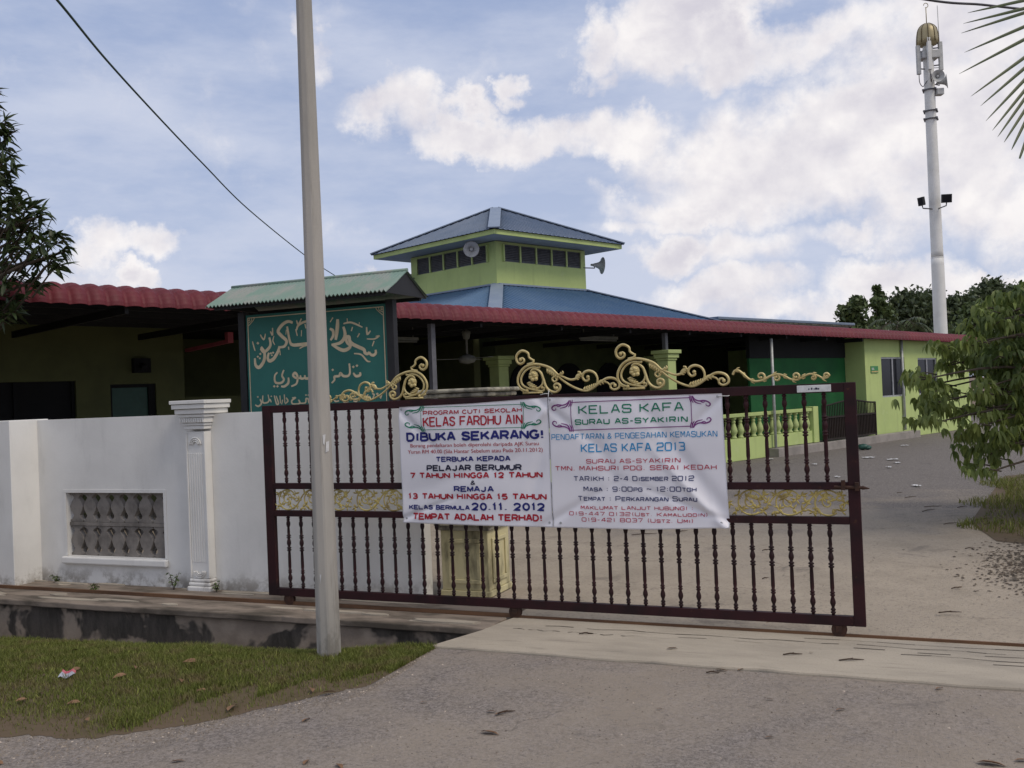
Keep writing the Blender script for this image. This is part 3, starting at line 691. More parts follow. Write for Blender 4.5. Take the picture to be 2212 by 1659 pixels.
# gold scrolls, laid out in the gate's own sheet
def zG(pts, box, n=0.): return [(lambda p: (p.x, p.z))(G.plane(*zm(x, y, *box), n)) for x, y in pts]
Z2 = (900, 480, 2.765); Z2b = (1280, 840, 2.572)
SCROLL = [([(1245, 1180), (1240, 1205), (1200, 1215)], 10), ([(1240, 1185), (1215, 1168), (1208, 1140), (1185, 1124), (1160, 1122), (1136, 1140), (1124, 1165), (1130, 1195), (1150, 1212), (1172, 1204), (1180, 1186), (1166, 1172), (1154, 1182)], 11),
          ([(1440, 1272), (1420, 1290), (1370, 1245), (1310, 1222), (1250, 1215), (1195, 1230), (1157, 1265), (1137, 1310), (1138, 1350), (1160, 1385), (1200, 1402)], 11),
          ([(1290, 1240), (1240, 1236), (1200, 1252), (1172, 1282), (1158, 1320), (1168, 1358), (1205, 1382), (1260, 1395), (1300, 1402), (1318, 1396), (1320, 1380), (1305, 1378)], 9),
          ([(1172, 1417), (1310, 1412)], 12), ([(1150, 1388), (1180, 1408)], 9),
          ([(1225, 1268), (1240, 1250), (1270, 1252), (1298, 1276), (1315, 1320), (1332, 1370), (1360, 1400), (1400, 1410), (1428, 1388), (1430, 1362), (1408, 1350), (1390, 1364), (1396, 1384), (1408, 1382)], 11),
          ([(1300, 1285), (1313, 1330), (1300, 1366), (1265, 1388), (1225, 1388)], 9),
          ([(1330, 1228), (1400, 1280), (1440, 1320), (1520, 1372), (1600, 1400), (1650, 1388), (1720, 1335), (1770, 1310), (1820, 1318), (1846, 1348), (1842, 1378), (1812, 1392), (1786, 1378), (1788, 1354), (1808, 1348), (1816, 1362)], 10),
          ([(1405, 1285), (1450, 1302), (1500, 1322), (1540, 1316), (1568, 1292), (1572, 1272), (1556, 1268)], 9),
          ([(1690, 1352), (1692, 1312), (1672, 1275), (1632, 1260), (1598, 1274), (1588, 1305), (1608, 1330), (1632, 1322), (1626, 1304)], 10),
          ([(1420, 1288), (1392, 1300), (1376, 1318), (1390, 1336), (1408, 1326), (1400, 1312)], 8), ([(1400, 1278), (1432, 1288), (1452, 1276), (1446, 1262)], 7),
          ([(1680, 1362), (1728, 1338), (1765, 1344), (1782, 1366)], 7), ([(1270, 1245), (1290, 1232), (1284, 1244)], 7)]
LEAF = [((1335, 1245), (1420, 1300), 6, 1), ((1535, 1318), (1575, 1275), 4, 1), ((1590, 1402), (1685, 1368), 6, -1), ((1200, 1345), (1262, 1392), 5, -1), ((1690, 1345), (1750, 1325), 3, 1)]
bx0, bz0 = zG([(1240, 1418)], Z2)[0]
pxm = 1 / (zG([(1340, 1418)], Z2)[0][0] - bx0) / .01 * 1e-4 * 100                     # zoom pixels to metres
px = (zG([(1340, 1418)], Z2)[0][0] - bx0) / 100.
def scroll(sx, sz, mir, k):
    mb = MB()
    def mp(p): return (sx + mir * k * (p[0] - bx0), 0, sz + k * (p[1] - bz0))
    for pts, r in SCROLL:
        q = smooth_path([mp(p) for p in zG(pts, Z2)], 5); n = len(q); rr = r * px * .82 * k
        mb.tube(q, [rr * (.75 + .25 * math.sin(math.pi * i / (n - 1))) for i in range(n)], 8, up=(0, 1, 0))
        e = q[-1]
        if len(pts) > 8: mb.ellip(e, rr * 1.5, rr * 1.2, rr * 1.5, 8, 5)
    for a, b, n, sg in LEAF:
        A, Bp = [Vector(mp(p)) for p in zG([a, b], Z2)]; d = Bp - A; pn = Vector((-d.z, 0, d.x)).normalized() * sg * mir
        mb.tube([A + d * (i / 8) for i in range(9)], [px * k * (4 + 9 * math.sin(math.pi * i / 8)) for i in range(9)], 6, up=(0, 1, 0), flat=.6)
        for i in range(n):
            p = A + d * ((i + .6) / n); mb.tube([p, p - pn * px * 12 * k + d * .05, p - pn * px * 22 * k + d * .16], [px * 8 * k, px * 7 * k, px * 2 * k], 6)
    C = Vector(mp(zG([(1245, 1295)], Z2)[0]))
    for j in range(7):
        a = j * .9; rr = (10 + j * 4.2) * px * k
        mb.ellip(C + Vector((math.cos(a) * rr * .8, -.006, math.sin(a) * rr * .8)), px * 15 * k, .012, px * 13 * k, 8, 5)
    mb.ellip(C, px * 34 * k, .012, px * 34 * k, 12, 6)
    return mb
SX2, SZ2 = zG([(1948, 1388)], Z2)[0]; SX0, SZ0 = zG([(412, 1456)], Z2)[0]
part('gold_scroll', scroll(bx0, bz0 - .008, 1, 1.), M_gold, t); part('gold_scroll', scroll(SX2, SZ2 - .008, 1, 1.), M_gold, t); part('gold_scroll', scroll(SX0, SZ0 - .008, -1, 1.), M_gold, t)
def wave(path, r, curls):
    mb = MB(); q = smooth_path([(x, 0, z) for x, z in path], 6)
    mb.tube(q, [r * (1.05 - .35 * i / len(q)) for i in range(len(q))], 8, up=(0, 1, 0))
    for (x, z, rr, a0, dr) in curls:
        sp = [(x + rr * (1 - i / 26 * .8) * math.cos(a0 + dr * i * .26), 0, z + rr * (1 - i / 26 * .8) * math.sin(a0 + dr * i * .26)) for i in range(24)]
        mb.tube(sp, [r * .95 - i * r * .012 for i in range(24)], 8, up=(0, 1, 0)); mb.ellip(sp[-1], r * 1.2, r, r * 1.2, 8, 5)
    for i in range(8, len(q) - 6, 9):
        p = q[i]; d = (q[i + 1] - q[i]).normalized()
        for j in (-1, 1): mb.tube([p, p + d * .012 + Vector((0, 0, j * .012)), p + d * .03 + Vector((0, 0, j * .014))], [r * .8, r * .7, r * .2], 6)
    return mb
wp = zG([(1478, 280), (1490, 256), (1515, 252), (1548, 276), (1582, 306), (1625, 322), (1680, 312), (1722, 288), (1768, 276), (1812, 286), (1850, 306), (1892, 314), (1932, 295), (1980, 274), (2030, 284), (2066, 302), (2096, 296), (2106, 282)], Z2b)
cu = [(*zG([c], Z2b)[0], r_, a, dr) for c, r_, a, dr in (((1660, 290), .030, -.9, 1), ((1762, 300), .024, 1.2, -1), ((1888, 288), .026, -.9, 1), ((2002, 298), .018, 1.2, -1), ((2086, 285), .02, -.2, 1))]
part('gold_wave', wave(wp, .0085, cu), M_gold, t)
lw = zG([(905, 1370), (965, 1340), (1015, 1315), (1060, 1300), (1100, 1310)], (530, 670, 3.95)); 
lw2 = [(x, z) for x, z in lw]
part('gold_wave', wave([(SX0 - (x - wp[0][0]) - .40 + .02, z - wp[0][1] + SZ0 + .055) for x, z in wp[:14]], .0085, [(SX0 - (x - wp[0][0]) - .38, z - wp[0][1] + SZ0 + .055, r_, math.pi - a, -dr) for x, z, r_, a, dr in cu[:3]]), M_gold, t)
# vine panels between the middle rails
def vine(s0, w):
    mb = MB(); zc = .895; h = .084; ry = .0058
    def tb(pts, r=ry): mb.tube([(a, 0, b) for a, b in pts], r, 6)
    def arc(cx, r, a0, a1, n=18): return [(cx + r * math.cos(a0 + (a1 - a0) * i / n), zc + r * math.sin(a0 + (a1 - a0) * i / n)) for i in range(n + 1)]
    cs = [s0 + w * q for q in (.17, .50, .83)]
    for i, cx in enumerate(cs):
        tb(arc(cx, h, .5, 2 * math.pi - .9)); mb.tube([(cx, 0, zc + h), (cx, 0, .985)], .004, 6); mb.tube([(cx, 0, zc - h), (cx, 0, .805)], .004, 6)
        sp = [(cx + .052 * (1 - j / 22) * math.cos(1 + j * .33), zc + .052 * (1 - j / 22) * math.sin(1 + j * .33)) for j in range(20)]; tb(sp, .0055); mb.ellip((sp[-1][0], 0, sp[-1][1]), .012, .009, .012, 8, 5)
        if i < 2:
            d = cs[i + 1] - cx
            tb([(cx + d * q + .012 * math.sin(q * 6.28), zc - h * math.cos(q * math.pi)) for q in [j / 16 for j in range(17)]])
        for sx_, sz_ in ((.085, .05), (.085, -.055), (-.03, .035), (.03, -.04), (-.06, -.04), (-.085, .055), (-.1, -.06), (.0, .06), (.11, .0), (.05, .02)):
            for k_ in range(6):
                a = rnd.uniform(0, 6.28); L = rnd.uniform(.028, .05); p = (cx + sx_, 0, zc + sz_)
                mb.tube([p, (p[0] + math.cos(a) * L * .5, 0, p[2] + math.sin(a) * L * .5), (p[0] + math.cos(a) * L, 0, p[2] + math.sin(a) * L)], [.004, .0105, .001], 6, flat=.5)
    return mb
nu = 6; wu = (GS1 - .075 - GS0 - .085) / nu
for i in range(nu): part('vine_panel', vine(GS0 + .085 + i * wu, wu), M_gold_dull, t)
g = MB(); p0 = G.plane(1722, 832, 0); p1 = G.plane(1796, 844, 0)
g.box(p0.x, p1.x, -th - .006, -th - .0005, 1.637, 1.683); np_ = part('name_plate', g, M_white_plate, t, .002)
g = MB()
for i, (a, b) in enumerate(((.34, .37), (.42, .46), (.50, .52), (.54, .60), (.61, .66))):
    w = p1.x - p0.x; g.box(p0.x + w * a, p0.x + w * b, -th - .0078, -th - .0062, 1.653, 1.662 + .004 * (i % 2))
part('lettering', g, M_text['black'], np_)

# ------------------------------------------------------------------ banners
_c = bpy.data.curves.new('tmp', 'FONT')
def text_geo(s, bold):
    cu_ = bpy.data.curves.new('lettering', 'FONT'); cu_.body = s; cu_.size = 1; cu_.offset = bold; cu_.resolution_u = 4
    o_ = bpy.data.objects.new('lettering', cu_); col.objects.link(o_); bpy.context.view_layer.update()
    me = bpy.data.meshes.new_from_object(o_.evaluated_get(bpy.context.evaluated_depsgraph_get()))
    v = [(q.co.x, q.co.y) for q in me.vertices]; f = [tuple(p.vertices) for p in me.polygons]
    bpy.data.objects.remove(o_); bpy.data.curves.remove(cu_); bpy.data.meshes.remove(me)
    return v, f
CAP = max(y for x, y in text_geo('H', 0)[0])
SF = {'A': [[(0, 0), (.42, 1), (.58, 1), (1, 0)], [(.17, .34), (.83, .34)]], 'B': [[(0, 0), (0, 1), (.85, 1), (.95, .9), (.95, .62), (.85, .52), (.02, .52)], [(.85, .52), (1, .42), (1, .1), (.9, 0), (0, 0)]],
      'C': [[(1, .74), (1, .88), (.88, 1), (.12, 1), (0, .88), (0, .12), (.12, 0), (.88, 0), (1, .12), (1, .26)]], 'D': [[(0, 0), (0, 1), (.82, 1), (1, .82), (1, .18), (.82, 0), (0, 0)]],
      'E': [[(1, 1), (0, 1), (0, 0), (1, 0)], [(0, .52), (.85, .52)]], 'F': [[(1, 1), (0, 1), (0, 0)], [(0, .5), (.85, .5)]],
      'G': [[(1, .76), (1, .88), (.88, 1), (.12, 1), (0, .88), (0, .12), (.12, 0), (.88, 0), (1, .12), (1, .5), (.55, .5)]], 'H': [[(0, 0), (0, 1)], [(1, 0), (1, 1)], [(0, .52), (1, .52)]],
      'I': [[(.5, 0), (.5, 1)]], 'J': [[(1, 1), (1, .12), (.88, 0), (.12, 0), (0, .12), (0, .3)]], 'K': [[(0, 0), (0, 1)], [(1, 1), (.3, .52), (.05, .52)], [(.3, .52), (1, 0)]], 'L': [[(0, 1), (0, 0), (.95, 0)]],
      'M': [[(0, 0), (0, 1), (.12, 1), (.5, .3), (.88, 1), (1, 1), (1, 0)]], 'N': [[(0, 0), (0, 1), (.12, 1), (.88, 0), (1, 0), (1, 1)]], 'O': [[(.5, 1), (.12, 1), (0, .88), (0, .12), (.12, 0), (.88, 0), (1, .12), (1, .88), (.88, 1), (.5, 1)]],
      'P': [[(0, 0), (0, 1), (.88, 1), (1, .88), (1, .54), (.88, .42), (0, .42)]], 'R': [[(0, 0), (0, 1), (.88, 1), (1, .88), (1, .56), (.88, .44), (0, .44)], [(.55, .44), (1, 0)]],
      'S': [[(1, .76), (1, .9), (.9, 1), (.1, 1), (0, .9), (0, .62), (.1, .53), (.9, .48), (1, .4), (1, .1), (.9, 0), (.1, 0), (0, .1), (0, .25)]], 'T': [[(0, 1), (1, 1)], [(.5, 1), (.5, 0)]],
      'U': [[(0, 1), (0, .12), (.12, 0), (.88, 0), (1, .12), (1, 1)]], 'Y': [[(0, 1), (.5, .48), (1, 1)], [(.5, .48), (.5, 0)]], 'Z': [[(0, 1), (1, 1), (0, 0), (1, 0)]],
      '0': [[(.5, 1), (.12, 1), (0, .88), (0, .12), (.12, 0), (.88, 0), (1, .12), (1, .88), (.88, 1), (.5, 1)]], '1': [[(.3, .85), (.5, 1), (.5, 0)]], '2': [[(0, .8), (0, .9), (.1, 1), (.9, 1), (1, .9), (1, .6), (.9, .5), (.1, .45), (0, .35), (0, 0), (1, 0)]],
      '3': [[(0, 1), (.88, 1), (1, .9), (1, .62), (.9, .52), (.3, .52)], [(.9, .52), (1, .42), (1, .1), (.88, 0), (0, 0)]], '4': [[(.8, 0), (.8, 1), (.65, 1), (0, .3), (1, .3)]], '7': [[(0, 1), (1, 1), (.4, 0)]],
      '8': [[(.5, 1), (.12, 1), (0, .9), (0, .62), (.1, .52), (.9, .52), (1, .62), (1, .9), (.88, 1), (.5, 1)], [(.1, .52), (0, .42), (0, .1), (.12, 0), (.88, 0), (1, .1), (1, .42), (.9, .52)]],
      '9': [[(1, .45), (.12, .45), (0, .55), (0, .9), (.12, 1), (.88, 1), (1, .9), (1, .1), (.88, 0), (0, 0)]], '-': [[(.1, .45), (.9, .45)]], '.': [[(.4, 0), (.4, .14)]], ':': [[(.5, .1), (.5, .26)], [(.5, .6), (.5, .76)]],
      '~': [[(0, .42), (.2, .58), (.4, .55), (.6, .45), (.8, .42), (1, .58)]], '(': [[(.8, 1.05), (.5, .8), (.45, .5), (.5, .2), (.8, -.05)]], ')': [[(.2, 1.05), (.5, .8), (.55, .5), (.5, .2), (.2, -.05)]],
      '&': [[(1, 0), (.25, .7), (.25, .9), (.4, 1), (.6, 1), (.7, .9), (.7, .75), (.05, .35), (.05, .1), (.2, 0), (.55, 0), (1, .45)]]}
def arcp(cx, cy, rx, ry, a0, a1, n=14): return [(cx + rx * math.cos(R(a0 + (a1 - a0) * i / n)), cy + ry * math.sin(R(a0 + (a1 - a0) * i / n))) for i in range(n + 1)]
SB = dict(SF)                                # rounder bold capitals
SB.update({'O': [arcp(.5, .5, .5, .5, 90, 450, 26)], '0': [arcp(.5, .5, .42, .5, 90, 450, 26)], 'C': [arcp(.52, .5, .52, .5, 42, 318, 22)], 'G': [arcp(.52, .5, .52, .5, 42, 318, 22) + [(.96, .2), (.96, .44), (.56, .44)]],
           'D': [[(0, 0), (0, 1), (.45, 1)] + arcp(.45, .5, .5, .5, 80, -80, 14) + [(.45, 0), (0, 0)]], 'U': [[(0, 1), (0, .4)] + arcp(.5, .38, .5, .38, 190, 350, 14) + [(1, .4), (1, 1)]],
           'J': [[(.8, 1), (.8, .32)] + arcp(.42, .3, .38, .3, -10, -170, 12)], 'B': [[(0, 0), (0, 1), (.55, 1)] + arcp(.55, .76, .36, .24, 80, -80, 10) + [(.5, .52), (.02, .52)], [(.55, .52)] + arcp(.56, .26, .42, .26, 80, -80, 10) + [(.5, 0), (0, 0)]],
           'P': [[(0, 0), (0, 1), (.55, 1)] + arcp(.58, .72, .38, .28, 80, -80, 10) + [(.5, .44), (0, .44)]], 'R': [[(0, 0), (0, 1), (.55, 1)] + arcp(.58, .73, .38, .27, 80, -80, 10) + [(.5, .46), (0, .46)], [(.52, .46), (.98, 0)]],
           'S': [[(.95, .74), (.86, .92), (.5, 1), (.14, .92), (.05, .74), (.16, .6), (.5, .51), (.84, .42), (.97, .26), (.86, .08), (.5, 0), (.12, .08), (.02, .28)]], 'K': [[(0, 0), (0, 1)], [(.95, 1), (.05, .4)], [(.36, .6), (1, 0)]],
           '2': [[(.06, .72)] + arcp(.5, .7, .43, .3, 160, -20, 12) + [(.8, .45), (.08, .0), (.95, 0)]], '3': [arcp(.47, .75, .4, .25, 150, -80, 12) + [(.35, .51)], arcp(.47, .26, .45, .26, 85, -155, 12)],
           '5': [[(.9, 1), (.2, 1), (.1, .5)] + arcp(.48, .32, .45, .32, 120, -150, 14)], '1': [[(.16, .76), (.55, 1), (.55, 0)]], '7': [[(.05, 1), (.95, 1), (.4, 0)]], '!': [[(.5, 1), (.5, .34)], [(.5, .18), (.5, 0)]], 'M': [[(0, 0), (0, 1)], [(0, 1), (.5, .12), (1, 1)], [(1, 1), (1, 0)]], 'N': [[(0, 0), (0, 1)], [(0, 1), (1, 0)], [(1, 0), (1, 1)]]})
NARROW = {'!': .3, 'I': .35, '.': .3, ':': .35, '-': .6, '(': .4, ')': .4, ' ': .75, '1': .6}
Z6 = (980, 980, 2.458); BN = -.045
BX0, BX1 = -3.845, -2.572; BX2 = -1.285
BT, BB = 1.655, .713
def wr(x, z):                                # wrinkles of the hanging sheet
    q = 0.
    for (cx, cz, ang, k, a, dec) in WR: 
        dx, dz = x - cx, z - cz; al = dx * math.cos(ang) + dz * math.sin(ang); ac = -dx * math.sin(ang) + dz * math.cos(ang)
        q += a * math.exp(-(ac / k) ** 2) * math.exp(-(al / dec) ** 2)
    return 1.4 * q + .006 * math.sin(x * 5.1 + z * 2.3) + .002 * math.sin(x * 13 - z * 6) + .0015 * math.sin(z * 17 + x * 4)
WR = [(-1.33, .75, 2.3, .03, -.016, .55), (-1.33, .78, 2.75, .025, .012, .5), (-1.5, 1.1, 2.2, .05, .012, .6), (-2.57, 1.6, -.7, .03, .010, .4), (-2.57, 1.6, -2.3, .03, -.010, .4), (-2.5, .8, .5, .03, .008, .4),
      (-3.8, .77, .35, .02, .010, .4), (-3.82, 1.6, -.8, .03, .012, .35), (-2.2, 1.3, -1.1, .06, .008, .5), (-3.3, 1.1, .3, .07, .006, .6), (-2.7, 1.05, 1.3, .05, .007, .5), (-1.32, 1.6, -2.4, .03, .009, .4)]
def edge_top(x):
    a = [(BX0, 1.640), (-3.2, 1.648), (BX1, 1.672), (-1.9, 1.655), (BX2, 1.652)]
    for (x0, z0), (x1, z1) in zip(a, a[1:]):
        if x <= x1 + 1e-6: return z0 + (z1 - z0) * (x - x0) / (x1 - x0)
    return a[-1][1]
def edge_bot(x):
    a = [(BX0, .722), (-3.2, .712), (BX1, .705), (-1.9, .703), (BX2, .722)]
    for (x0, z0), (x1, z1) in zip(a, a[1:]):
        if x <= x1 + 1e-6: return z0 + (z1 - z0) * (x - x0) / (x1 - x0)
    return a[-1][1]
def sheet(x0, x1, nx, nz, lift=0.):
    mb = MB(); vs = []
    for side in (0, .0012):
        for i in range(nx + 1):
            x = x0 + (x1 - x0) * i / nx
            for j in range(nz + 1):
                z = edge_bot(x) + (edge_top(x) - edge_bot(x)) * j / nz; vs.append((x + .012 * (1 - j / nz) * (x > -1.4), BN + wr(x, z) - lift + side, z))
    k = (nx + 1) * (nz + 1)
    q = lambda i, j: i * (nz + 1) + j
    mb.add(vs, [(q(i, j), q(i + 1, j), q(i + 1, j + 1), q(i, j + 1)) for i in range(nx) for j in range(nz)] + [(k + q(i, j), k + q(i, j + 1), k + q(i + 1, j + 1), k + q(i + 1, j)) for i in range(nx) for j in range(nz)]
           + [(q(i, e), k + q(i, e), k + q(i + 1, e), q(i + 1, e)) for i in range(nx) for e in (0, nz)] + [(q(e, j), q(e, j + 1), k + q(e, j + 1), k + q(e, j)) for j in range(nz) for e in (0, nx)], 0, True)
    return mb
class Ink:
    def __init__(s): s.mb = MB(); s.k = 0; s.names = []
    def mi(s, c):
        if c not in s.names: s.names.append(c)
        return s.names.index(c)
    def put(s, v, f, c, lift=None):
        s.k += 1; L = lift if lift is not None else .0026 + .0002 * (s.k % 7)
        s.mb.add([(x, BN + wr(x, z) - L, z) for x, z in v], f, s.mi(c))
    def line(s, txt, x0, x1, yc, hh, c, bold=.0):
        v, f = text_geo(txt, 0); P = [G.plane(*zm(x, yc, *Z6), BN) for x in (x0, x1)]; pc_ = G.plane(*zm((x0 + x1) / 2, yc, *Z6), BN)
        mn, mx = min(a for a, b in v), max(a for a, b in v); wd = P[1].x - P[0].x
        ht = abs(G.plane(*zm((x0 + x1) / 2, yc - hh / 2, *Z6), BN).z - G.plane(*zm((x0 + x1) / 2, yc + hh / 2, *Z6), BN).z)
        for dx in ((-.013, .013) if bold > .015 else (-.006, .006)):
            e_ = (bold / .022) * dx; s.put([(P[0].x + ((a - mn) * (1 - .06 / (mx - mn)) + e_ + .03) / (mx - mn) * wd, pc_.z + (b / CAP - .5) * ht) for a, b in v], f, c)
    def gothic(s, txt, x0, x1, yc, hh, c, tw=.13, font=SF, gap=.38):
        P = [G.plane(*zm(x, yc, *Z6), BN) for x in (x0, x1)]; pc_ = G.plane(*zm((x0 + x1) / 2, yc, *Z6), BN); wd = P[1].x - P[0].x
        ht = abs(G.plane(*zm((x0 + x1) / 2, yc - hh / 2, *Z6), BN).z - G.plane(*zm((x0 + x1) / 2, yc + hh / 2, *Z6), BN).z)
        cur = 0; items = []
        for ch in txt:
            k = .78 if ch.islower() else 1.; w = NARROW.get(ch.upper(), 1.) * k
            items.append((ch.upper(), cur, w, k)); cur += w + (gap * k if ch != ' ' else 0)
        sc_ = wd / (cur - gap)
        for ch, x, w, k in items:
            for st in font.get(ch, []):
                hw_ = tw * ht * .5
                ww = w - .0
                pts = [(P[0].x + (x + (a if ch not in NARROW else .5 + (a - .5)) * ww) * sc_, pc_.z - ht / 2 + hw_ + b * (ht - 2 * hw_) * k) for a, b in st]
                fine = [pts[0]]
                for A_, B_ in zip(pts, pts[1:]):
                    m_ = max(1, int(math.hypot(B_[0] - A_[0], B_[1] - A_[1]) / .012))
                    fine += [(A_[0] + (B_[0] - A_[0]) * i / m_, A_[1] + (B_[1] - A_[1]) * i / m_) for i in range(1, m_ + 1)]
                if len(fine) > len(pts):
                    ex = [hw_ * .0] * 0; pts = fine
                tmp = MB(); tmp.ribbon(pts, [hw_] * len(pts), 0, 0.0001)
                fr_ = [f for i, f in enumerate(tmp.f) if i % 3 == 0]
                s.put([(a, z) for a, y, z in tmp.v], fr_, c)
    def stroke(s, pts, w, c, taper=True):
        if len(pts) == 2: pts = [(pts[0][0] + (pts[1][0] - pts[0][0]) * i / 40, pts[0][1] + (pts[1][1] - pts[0][1]) * i / 40) for i in range(41)]
        q = smooth_path([(x, z, 0) for x, z in [(lambda p: (p.x, p.z))(G.plane(*zm(x, y, *Z6), BN)) for x, y in pts]], 5 if len(pts) < 41 else 1); n = len(q)
        tmp = MB(); ws = [w * px6 * ((.35 + .65 * math.sin(math.pi * min(1, .15 + i / (n - 1) * .85))) if taper else 1) for i in range(n)]
        tmp.ribbon([(p.x, p.y) for p in q], ws, 0, .0001); s.put([(a, z) for a, y, z in tmp.v], [f for i, f in enumerate(tmp.f) if i % 3 == 0], c)
px6 = (G.plane(*zm(600, 500, *Z6), BN).x - G.plane(*zm(500, 500, *Z6), BN).x) / 100
def flourish(ink, X, Y, mx, my, c):          # corner swirl: a scroll and three blades
    def p(a, b): return (X + mx * a, Y + my * b)
    ink.stroke([p(14, 34), p(0, 12), p(-26, 0), p(-58, 2), p(-84, -6), p(-97, -22), p(-88, -36), p(-73, -31), p(-72, -19)], 3.6, c)
    ink.stroke([p(16, 34), p(6, 6), p(-10, -12), p(-44, -22)], 3.4, c); ink.stroke([p(24, 36), p(19, 8), p(8, -14)], 3.0, c); ink.stroke([p(-28, 2), p(-52, -10), p(-66, -4)], 2.6, c); ink.stroke([p(33, 38), p(31, 14), p(24, -12)], 2.2, c)
bg_ = 'banners tied to the sliding gate'
t = thing('banner', 'white banner with bold red and navy lettering reading PROGRAM CUTI SEKOLAH tied to the gate', 'banner', G, (-3.2, BN, .7), bg_)
part('vinyl_sheet', sheet(BX0, BX1 - .003, 120, 90), M_banner, t)
def bold_ok(tx): return tx.upper() == tx
k = Ink()
for a in (('PROGRAM CUTI SEKOLAH', 227, 835, 151, 24, 'red', .014), ('KELAS FARDHU AIN', 228, 838, 208, 54, 'red', .022), ('DIBUKA SEKARANG!', 125, 968, 302, 52, 'navy', .026),
          ('Borang pendaftaran boleh diperolehi daripada AJK Surau', 143, 942, 357, 22, 'red', .008), ('Yuran RM 40.00 (Sila Hantar Sebelum atau Pada 20.11.2012)', 127, 965, 396, 23, 'red', .008),
          ('TERBUKA KEPADA', 308, 763, 446, 29, 'navy', .018), ('PELAJAR BERUMUR', 250, 832, 501, 34, 'black', .018), ('7 TAHUN HINGGA 12 TAHUN', 143, 960, 548, 33, 'red', .018), ('&', 523, 548, 594, 24, 'black', .012),
          ('REMAJA', 420, 663, 633, 32, 'navy', .018), ('13 TAHUN HINGGA 15 TAHUN', 130, 988, 680, 34, 'red', .018), ('KELAS BERMULA', 138, 513, 748, 26, 'navy', .018), ('20.11. 2012', 530, 977, 744, 44, 'navy', .022), ('TEMPAT ADALAH TERHAD!', 160, 962, 809, 38, 'red', .022)):
    if bold_ok(a[0]): k.gothic(*a[:4], a[4] * 1.16, a[5], (.15 if 'FARDHU' in a[0] else .24) if a[0] not in ('PROGRAM CUTI SEKOLAH', '&') else .2, SB, .32)
    else: k.line(*a)
for X, Y, mx, my in ((200, 145, 1, -1), (205, 250, 1, 1), (862, 120, -1, -1), (865, 232, -1, 1)): flourish(k, X, Y, mx * .95, my * .8, 'green')
k.stroke([(222, 127), (842, 106)], 1.6, 'green', False); k.stroke([(215, 266), (850, 250)], 1.6, 'green', False); k.stroke([(212, 160), (214, 262)], 1.4, 'green', False); k.stroke([(846, 130), (848, 246)], 1.4, 'green', False)
part('lettering', k.mb, [M_text[c] for c in k.names], t)
g = MB()
for x, z in ((BX0 + .03, edge_bot(BX0) + .035), (BX1 - .03, edge_bot(BX1) + .035), (BX0 + .02, edge_top(BX0) - .02)):
    g = MB(); g.tube([(x, BN + wr(x, z) - .004, z), (x, BN + wr(x, z) + .003, z)], .009, 10); part('eyelet', g, M_alu, t)
g = MB(); g.tube([(BX0 + .03, BN - .006, .757), (BX0 - .06, -.02, .735), (BX0 - .1, .0, .73)], .0018, 5)
part('tie_string', g, M_rope, t)
t = thing('banner', 'white banner with green and blue square lettering reading KELAS KAFA tied to the gate', 'banner', G, (-1.9, BN, .7), bg_)
part('vinyl_sheet', sheet(BX1 + .001, BX2, 120, 90), M_banner, t)
k = Ink()
for a in (('KELAS KAFA', 1193, 1840, 131, 56, 'green', .15), ('SURAU AS-SYAKIRIN', 1172, 1866, 208, 36, 'green', .2), ('PENDAFTARAN & PENGESAHAN KEMASUKAN', 1022, 2053, 300, 37, 'blue', .12), ('KELAS KAFA 2013', 1210, 1848, 374, 54, 'blue', .14),
          ('SURAU AS-SYAKIRIN', 1242, 1820, 458, 28, 'crimson', .16), ('TMN. MAHSURI PDG. SERAI KEDAH', 1047, 2047, 502, 30, 'crimson', .16), ('TARIKH : 2-4 Disember 2012', 1162, 1905, 568, 32, 'slate', .16), ('Masa : 9:00pg ~ 12:00tgh', 1224, 1920, 634, 32, 'slate', .16),
          ('Tempat : Perkarangan Surau', 1188, 1927, 694, 32, 'slate', .16), ('MAKLUMAT LANJUT HUBUNGI :', 1205, 1900, 752, 23, 'crimson', .17), ('019-447 0132(Ust. Kamaluddin)', 1132, 1993, 790, 25, 'crimson', .15), ('019-421 8037 (Ustz. Umi)', 1212, 1905, 828, 26, 'crimson', .15)):
    k.gothic(*a)
for X, Y, mx, my in ((1120, 112, 1, -1), (1125, 245, 1, 1), (1912, 85, -1, -1), (1918, 222, -1, 1)): flourish(k, X, Y, mx, my * .9, 'purple')
k.stroke([(1140, 95), (1885, 65)], 2.2, 'purple', False); k.stroke([(1150, 268), (1890, 243)], 2.2, 'purple', False); k.stroke([(1142, 100), (1148, 262)], 1.8, 'purple', False); k.stroke([(1888, 70), (1895, 238)], 1.8, 'purple', False)
part('lettering', k.mb, [M_text[c] for c in k.names], t)
g = MB()
for x, z in ((BX1 + .06, edge_bot(BX1) + .035), (BX2 - .04, edge_bot(BX2) + .035), (BX2 - .03, edge_top(BX2) - .02), (BX1 + .02, edge_top(BX1) - .02)):
    g = MB(); g.tube([(x, BN + wr(x, z) - .004, z), (x, BN + wr(x, z) + .003, z)], .009, 10); part('eyelet', g, M_alu, t)
g = MB(); x = -2.565
g.tube([(x, BN - .004, 1.655), (x - .004, -.032, 1.70), (x, -.026, 1.73)], .0028, 6); g.tube([(x, -.03, 1.698), (x - .03, -.03, 1.70), (x - .07, -.03, 1.692)], .0028, 6); g.tube([(x - .004, -.028, 1.72), (x, .03, 1.70), (x, .034, 1.64)], .0028, 6)
g.tube([(BX2 - .03, BN - .002, 1.635), (BX2 + .04, -.03, 1.632), (BX2 + .06, .0, 1.64)], .0028, 6); part('tie_string', g, M_rope, t)

